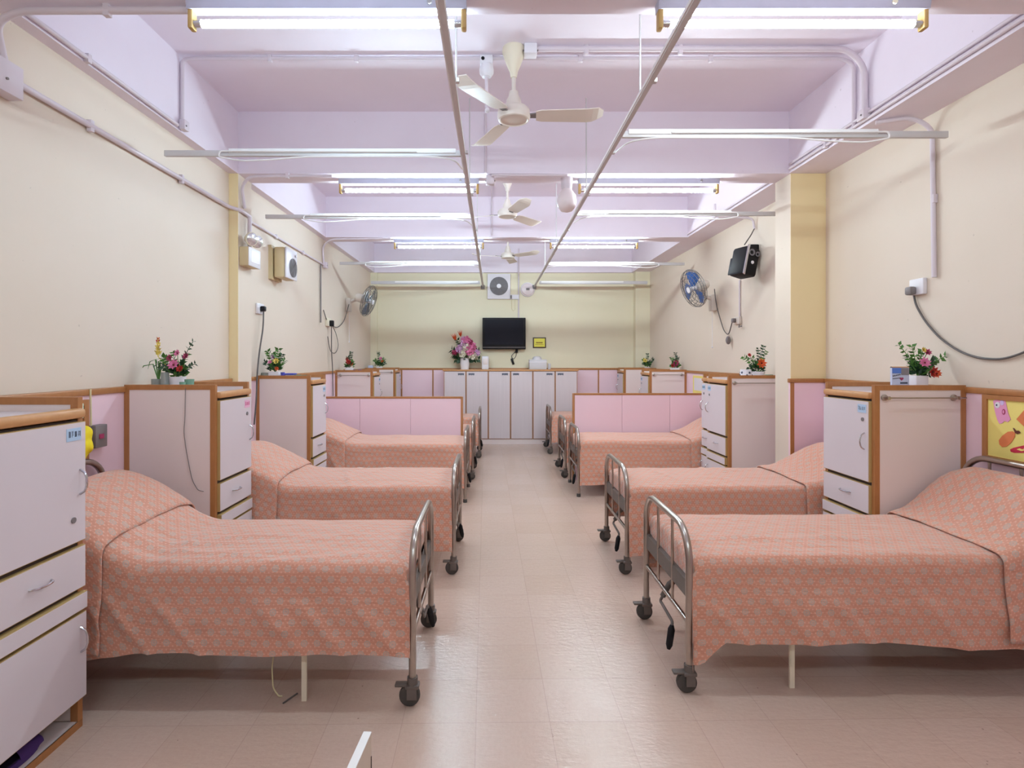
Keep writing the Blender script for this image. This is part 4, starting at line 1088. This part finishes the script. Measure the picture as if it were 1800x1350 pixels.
wallfan(1, (XR, 6.95, 2.27), (px(1219, 6.8), 6.8, pz(507, 6.8)), .24, 'blue_bl', 'white wall fan with blue blades on the right wall', (-.93, -.14, -.33), .62)
t = thing('power_cable', 'grey cable looping from the left wall fan to its socket', 'cable', (XL, dl, 2.3))
MB().tube(fillet([(XL+.05, dl-.06, 2.33), (XL+.03, 8.1, 2.05), (XL+.02, 7.75, 1.93), (XL+.02, 7.3, 2.0), (XL+.02, 7.15, 2.14)], .15), .006, 6).build('cord', 'cable', t)
MB().tube(fillet([(XL+.05, 7.4, 1.98), (XL+.03, 7.7, 1.85), (XL+.03, 7.82, 1.68), (XL+.03, 7.65, 1.57), (XL+.03, 7.4, 1.6), (XL+.03, 7.3, 1.8)], .12), .005, 6).build('cord_loop', 'cable', t)
# near left wall: grey switch box, cable, notice board with papers, yellow cloth
yg = 3.03
t = thing('wall_switch', 'grey metal switch box on the pink wainscot behind the nearest left bed', 'switch', (XL+.03, yg, 1.0))
MB().box(XL+.03, XL+.075, yg-.045, yg+.045, 1.01, 1.135, bev=.004).build('box', 'grey', t)
MB().box(XL+.075, XL+.08, yg-.02, yg+.012, 1.06, 1.085).build('rocker', 'magf', t)
conduit([(XL+.045, 2.985, HD), (XL+.045, 2.99, 1.12)], .005, 'yellowed white cable hanging over the wainscot beside the grey switch box', 'cable', m='cable_w', name='cable')
t = thing('notice_board', 'wood-framed notice board with green and lilac papers behind the nearest left cabinet', 'notice board', (XL+.03, 2.5, .95))
f = MB(); f.box(XL+.03, XL+.05, 2.935, 2.97, .93, 1.28); f.box(XL+.03, XL+.05, 2.1, 2.935, 1.25, 1.28); f.box(XL+.03, XL+.05, 2.1, 2.935, .93, .96); f.build('frame', 'wood', t)
MB().box(XL+.03, XL+.04, 2.1, 2.935, .96, 1.25).build('backing', 'lam_s', t)
MB().box(XL+.051, XL+.053, 2.80, 2.925, 1.185, 1.262).build('green_paper', 'paper_g', t)
MB().box(XL+.041, XL+.043, 2.70, 2.93, .97, 1.185).build('lilac_paper', 'paper_l', t)
tc = bpy.data.curves.new('bed_number', 'FONT'); tc.body = '1 A'; tc.size = .045; tc.extrude = .0006
tmp = bpy.data.objects.new('bed_number_text', tc); C.objects.link(tmp)
me_ = bpy.data.meshes.new_from_object(tmp); bpy.data.objects.remove(tmp); me_.name = 'bed_number'; me_.materials.clear(); me_.materials.append(M['ink'])
to = bpy.data.objects.new('bed_number', me_); C.objects.link(to); to.parent = t
to.matrix_parent_inverse = Matrix(); to.location = Vector((XL+.0545, 2.82, 1.205))-t.location; to.rotation_euler = (pi/2, 0, pi/2)
cl = MB(); cc_ = Vector((XL+.10, 2.865, 1.06))
cl.ball(cc_, .07, sx=.5, sy=.8, sz=1.2, sub=4)
for v in cl.bm.verts:
    v.co += (v.co-cc_).normalized()*.025*noise.noise(v.co*18); 
    if v.co.z < cc_.z: v.co.y = cc_.y+(v.co.y-cc_.y)*(1-.5*(cc_.z-v.co.z)/.1)
single(cl, 'cloth_bag', 'yellowc', 'crumpled bright yellow cloth hanging behind the nearest left cabinet', 'cloth')

# ------------------------------------------------------------ right wall fittings
pz_ = wall_pt(1621, 503, 1); yq, zq = pz_[1], pz_[2]
t = thing('wall_socket', 'white wall socket with a grey plug on the right wall near the viewer', 'socket', (XR, yq, zq-.06))
MB().box(XR-.03, XR, yq-.045, yq+.075, zq-.055, zq+.05, bev=.006).build('plate', 'white', t)
MB().box(XR-.075, XR-.03, yq+.005, yq+.06, zq-.055, zq-.0, bev=.012).build('plug', 'grey', t)
t = thing('power_cable', 'grey cable sagging along the right wall from the grey plug', 'cable', (XR, yq-.5, zq-.4))
cp = [(1609, 512), (1613, 535), (1628, 562), (1655, 594), (1690, 618), (1725, 630), (1765, 632), (1800, 622), (1860, 590)]
MB().tube(fillet([wall_pt(x, y, 1, .014) for x, y in cp], .2), .0065, 8).build('cord', 'cable', t)
# black loudspeaker
c = Vector((XR-.15, 5.83, 2.53)); R3 = (Matrix.Rotation(.3, 3, 'Z') @ Matrix.Rotation(.22, 3, 'Y'))
t = thing('loudspeaker', 'black loudspeaker tilted on a bracket on the right wall', 'loudspeaker', c)
MB().box(c.x-.09, c.x+.09, c.y-.12, c.y+.1, c.z-.16, c.z+.15, bev=.03, rot=R3).build('cabinet', 'black', t)
k = MB(); k.box(c.x-.102, c.x-.085, c.y-.1, c.y+.085, c.z-.13, c.z+.06, bev=.01, rot=R3); k.build('front_grille', 'screen', t)
for sgn in (-1,):
    k = MB(); q = R3 @ Vector((-.03, -.128, .08)); k.lathe([(.02, 0), (.036, 0), (.036, .006), (.028, .006)], c+q, R3 @ Vector((0, -1, 0)), 20); k.build('speaker_ring', 'grille', t)
    k = MB(); q = R3 @ Vector((.045, -.128, .08)); k.lathe([(.014, 0), (.026, 0), (.026, .006), (.02, .006)], c+q, R3 @ Vector((0, -1, 0)), 20); k.build('speaker_ring', 'grille', t)
    k = MB(); q = R3 @ Vector((.0, -.126, -.02)); k.lathe([(0, 0), (.018, 0), (.016, .006), (0, .008)], c+q, R3 @ Vector((0, -1, 0)), 16); k.build('badge', 'white', t)
k = MB()
for a_ in (-1,):
    pts = [R3 @ Vector(p_)+c for p_ in ((-.092, -.122, .15), (-.092, -.122, -.16), (-.072, -.124, -.17), (-.072, -.124, .16))]
k.poly(pts, R3 @ Vector((0, -.012, 0))); k.build('silver_trim', 'chrome', t)
MB().box(XR-.09, XR, 5.80, 5.88, 2.60, 2.72, bev=.01).build('wall_bracket', 'black', t)
MB().tube(fillet([(XR-.02, 5.87, 2.9), (XR-.06, 5.86, 2.83), (XR-.14, 5.84, 2.72)], .03), .006, 6).build('cord', 'cable', t)
ycn = 2.82*960/(1302-868)
conduit([(XR-.012, ycn, 2.40), (XR-.012, ycn, 1.98)], .009, 'white conduit below the black loudspeaker')
t = thing('wall_socket', 'small socket with a grey plug below the black loudspeaker', 'socket', (XR, ycn, 1.9))
MB().box(XR-.03, XR, ycn-.03, ycn+.12, 1.9, 1.985, bev=.005).build('plate', 'offw', t)
MB().box(XR-.07, XR-.03, ycn+.05, ycn+.1, 1.92, 1.97, bev=.01).build('plug', 'grey', t)
MB().tube([(XR-.02, ycn-.01, 1.9), (XR-.03, ycn-.02, 1.86), (XR-.03, ycn-.09, 1.87)], .006, 6).build('hook', 'grey', t)
t = thing('power_cable', 'grey cable from the right wall fan to the socket with a bundled knot', 'cable', (XR-.03, 6.6, 1.75))
MB().tube(fillet([wall_pt(x, y, 1, .03) for x, y in ((1260, 508), (1263, 535), (1270, 560), (1277, 582), (1285, 590), (1290, 572), (1293, 560))], .2), .006, 6).build('cord', 'cable', t)
kq = wall_pt(1286, 598, 1, .04)
k = MB(); k.ball(kq, .03, sz=1.7, sy=.9); k.build('adapter', 'grey', t)
# notice board with paper crafts
ya_, yb2 = 2.2, 3.10
t = thing('notice_board', 'yellow notice board with paper fruit cut-outs on the right wainscot', 'notice board', (XR-.03, 2.7, .93))
X1 = XR-.03
f = MB(); f.box(X1-.02, X1, yb2-.03, yb2, .935, 1.30); f.box(X1-.02, X1, ya_, yb2-.03, 1.275, 1.30); f.box(X1-.02, X1, ya_, yb2-.03, .935, .96); f.build('frame', 'wood', t)
MB().box(X1-.012, X1, ya_, yb2-.03, .96, 1.275).build('yellow_backing', 'paper_y', t)
def bp(x, y):    # photograph pixel to a point on the board
    d = (X1-.013)*960/(x-868); return Vector((X1-.0135, d, pz(y, d)))
def cut(pts, nm, m, thick=.0012, lift=0):
    P = [bp(x, y)-Vector((lift, 0, 0)) for x, y in pts]; MB().poly(P, (-thick, 0, 0)).build(nm, m, t)
cut([(1746, 705), (1756, 698), (1764, 697), (1768, 706), (1773, 728), (1777, 737), (1772, 742), (1766, 740), (1762, 744), (1757, 745), (1753, 737), (1749, 722)], 'pink_figure', 'paper_p')
def ring(cx, cy, rx, ry, n=18): return [(cx+rx*cos(2*pi*i/n), cy+ry*sin(2*pi*i/n)) for i in range(n)]
cut(ring(1754, 712, 4.5, 5.5), 'white_eye', 'white', lift=.0014); cut(ring(1762, 708, 3.5, 4.5), 'second_eye', 'paper_l', lift=.0014)
cut(ring(1753, 712, 1.3, 1.6), 'pupil', 'ink', lift=.0028); cut(ring(1765, 724, 3, 5), 'mouth', 'magf', lift=.0014); cut(ring(1765, 724, 1.4, 3), 'mouth_opening', 'paper_p', lift=.0028)
cut([(1787, 737), (1803, 718), (1825, 740), (1806, 755)], 'orange_diamond', 'paper_o')
cut([(1757, 781), (1756, 774), (1762, 766), (1772, 759), (1780, 758), (1785, 761), (1784, 768), (1778, 778), (1770, 785), (1762, 786)], 'orange_pear', 'paper_o')
cut([(1781, 752), (1784, 753), (1787, 757), (1792, 757), (1795, 761), (1789, 763), (1785, 761)], 'brown_leaf', 'paper_br', lift=.0014)
cut([(1776, 790), (1782, 787), (1800, 783), (1830, 780), (1832, 792), (1800, 796), (1783, 796), (1777, 794)], 'red_fish', 'paper_r')
cut([(1788, 790), (1793, 788), (1798, 790), (1806, 786), (1812, 789), (1804, 792), (1796, 793), (1791, 791)], 'yellow_stripe', 'paper_y', lift=.0014)
t = thing('notice_board', 'small yellow-edged notice board on the far right wainscot behind the second right cabinet', 'notice board', (X1, 7.35, .95))
MB().box(X1-.012, X1, 7.1, 7.62, 1.0, 1.27).build('yellow_backing', 'paper_y', t)
MB().box(X1-.015, X1-.012, 7.15, 7.57, 1.07, 1.24).build('white_sheet', 'white', t)

# ------------------------------------------------------------ foreground: shoe, white board end
t = thing('slipper', 'dark purple slipper on the bottom shelf of the nearest left cabinet', 'slipper', (-1.75, 1.93, .03))
k = MB(); n = 26; cs = Vector((-1.755, 1.97, .032))
def sole(s_, z): return [cs+Vector((s_*.048*cos(a)*(1+.15*sin(a)), s_*.125*sin(a), z)) for a in [2*pi*i/n for i in range(n)]]
k.poly(sole(1, 0), (0, 0, .022)); k.build('sole', 'purple', t)
k = MB(); k.poly(sole(.86, .0225), (0, 0, .004)); k.build('insole', 'insole', t)
k = MB(); n1 = 12
pr = []
for j in range(6):
    yy = .0+.11*j/5; wv = .05*(1-.25*(j/5)**2); hh = .05*(1-.45*(j/5)**2)
    pr.append([k.bm.verts.new(cs+Vector((-wv*cos(pi*i/n1), yy*1.05, .012+hh*sin(pi*i/n1)))) for i in range(n1+1)])
for a, b in zip(pr, pr[1:]):
    for i in range(n1): f_ = k.bm.faces.new((a[i], a[i+1], b[i+1], b[i])); f_.smooth = True
k.build('strap', 'purple', t)
t = thing('board_panel', 'end of an upright white-edged beige board at the bottom edge of the photo', 'panel', (-.26, .85, 0))
rt = Matrix.Rotation(-.075, 3, 'Z')
def bpan(mb, dx0, dx1, y0, y1, z0, z1, bev=0, mi=0):
    cxx, cyy = -.2455, 1.095
    cen = rt @ Vector(((dx0+dx1)/2, (y0+y1)/2, 0))
    mb.box(cxx+cen.x-(dx1-dx0)/2, cxx+cen.x+(dx1-dx0)/2, cyy+cen.y-(y1-y0)/2, cyy+cen.y+(y1-y0)/2, z0, z1, rot=rt, mi=mi, bev=bev)
k = MB(); bpan(k, -.0155, 0, -.75, 0, 0, .750); k.build('board', 'beigeb', t)
k = MB(); bpan(k, -.0158, .0003, -.75, 0.0003, .750, .7525); k.build('top_edge', 'board', t)
k = MB(); bpan(k, .0, .0012, -.0035, -.001, 0, .705); k.build('end_groove', 'dark', t)
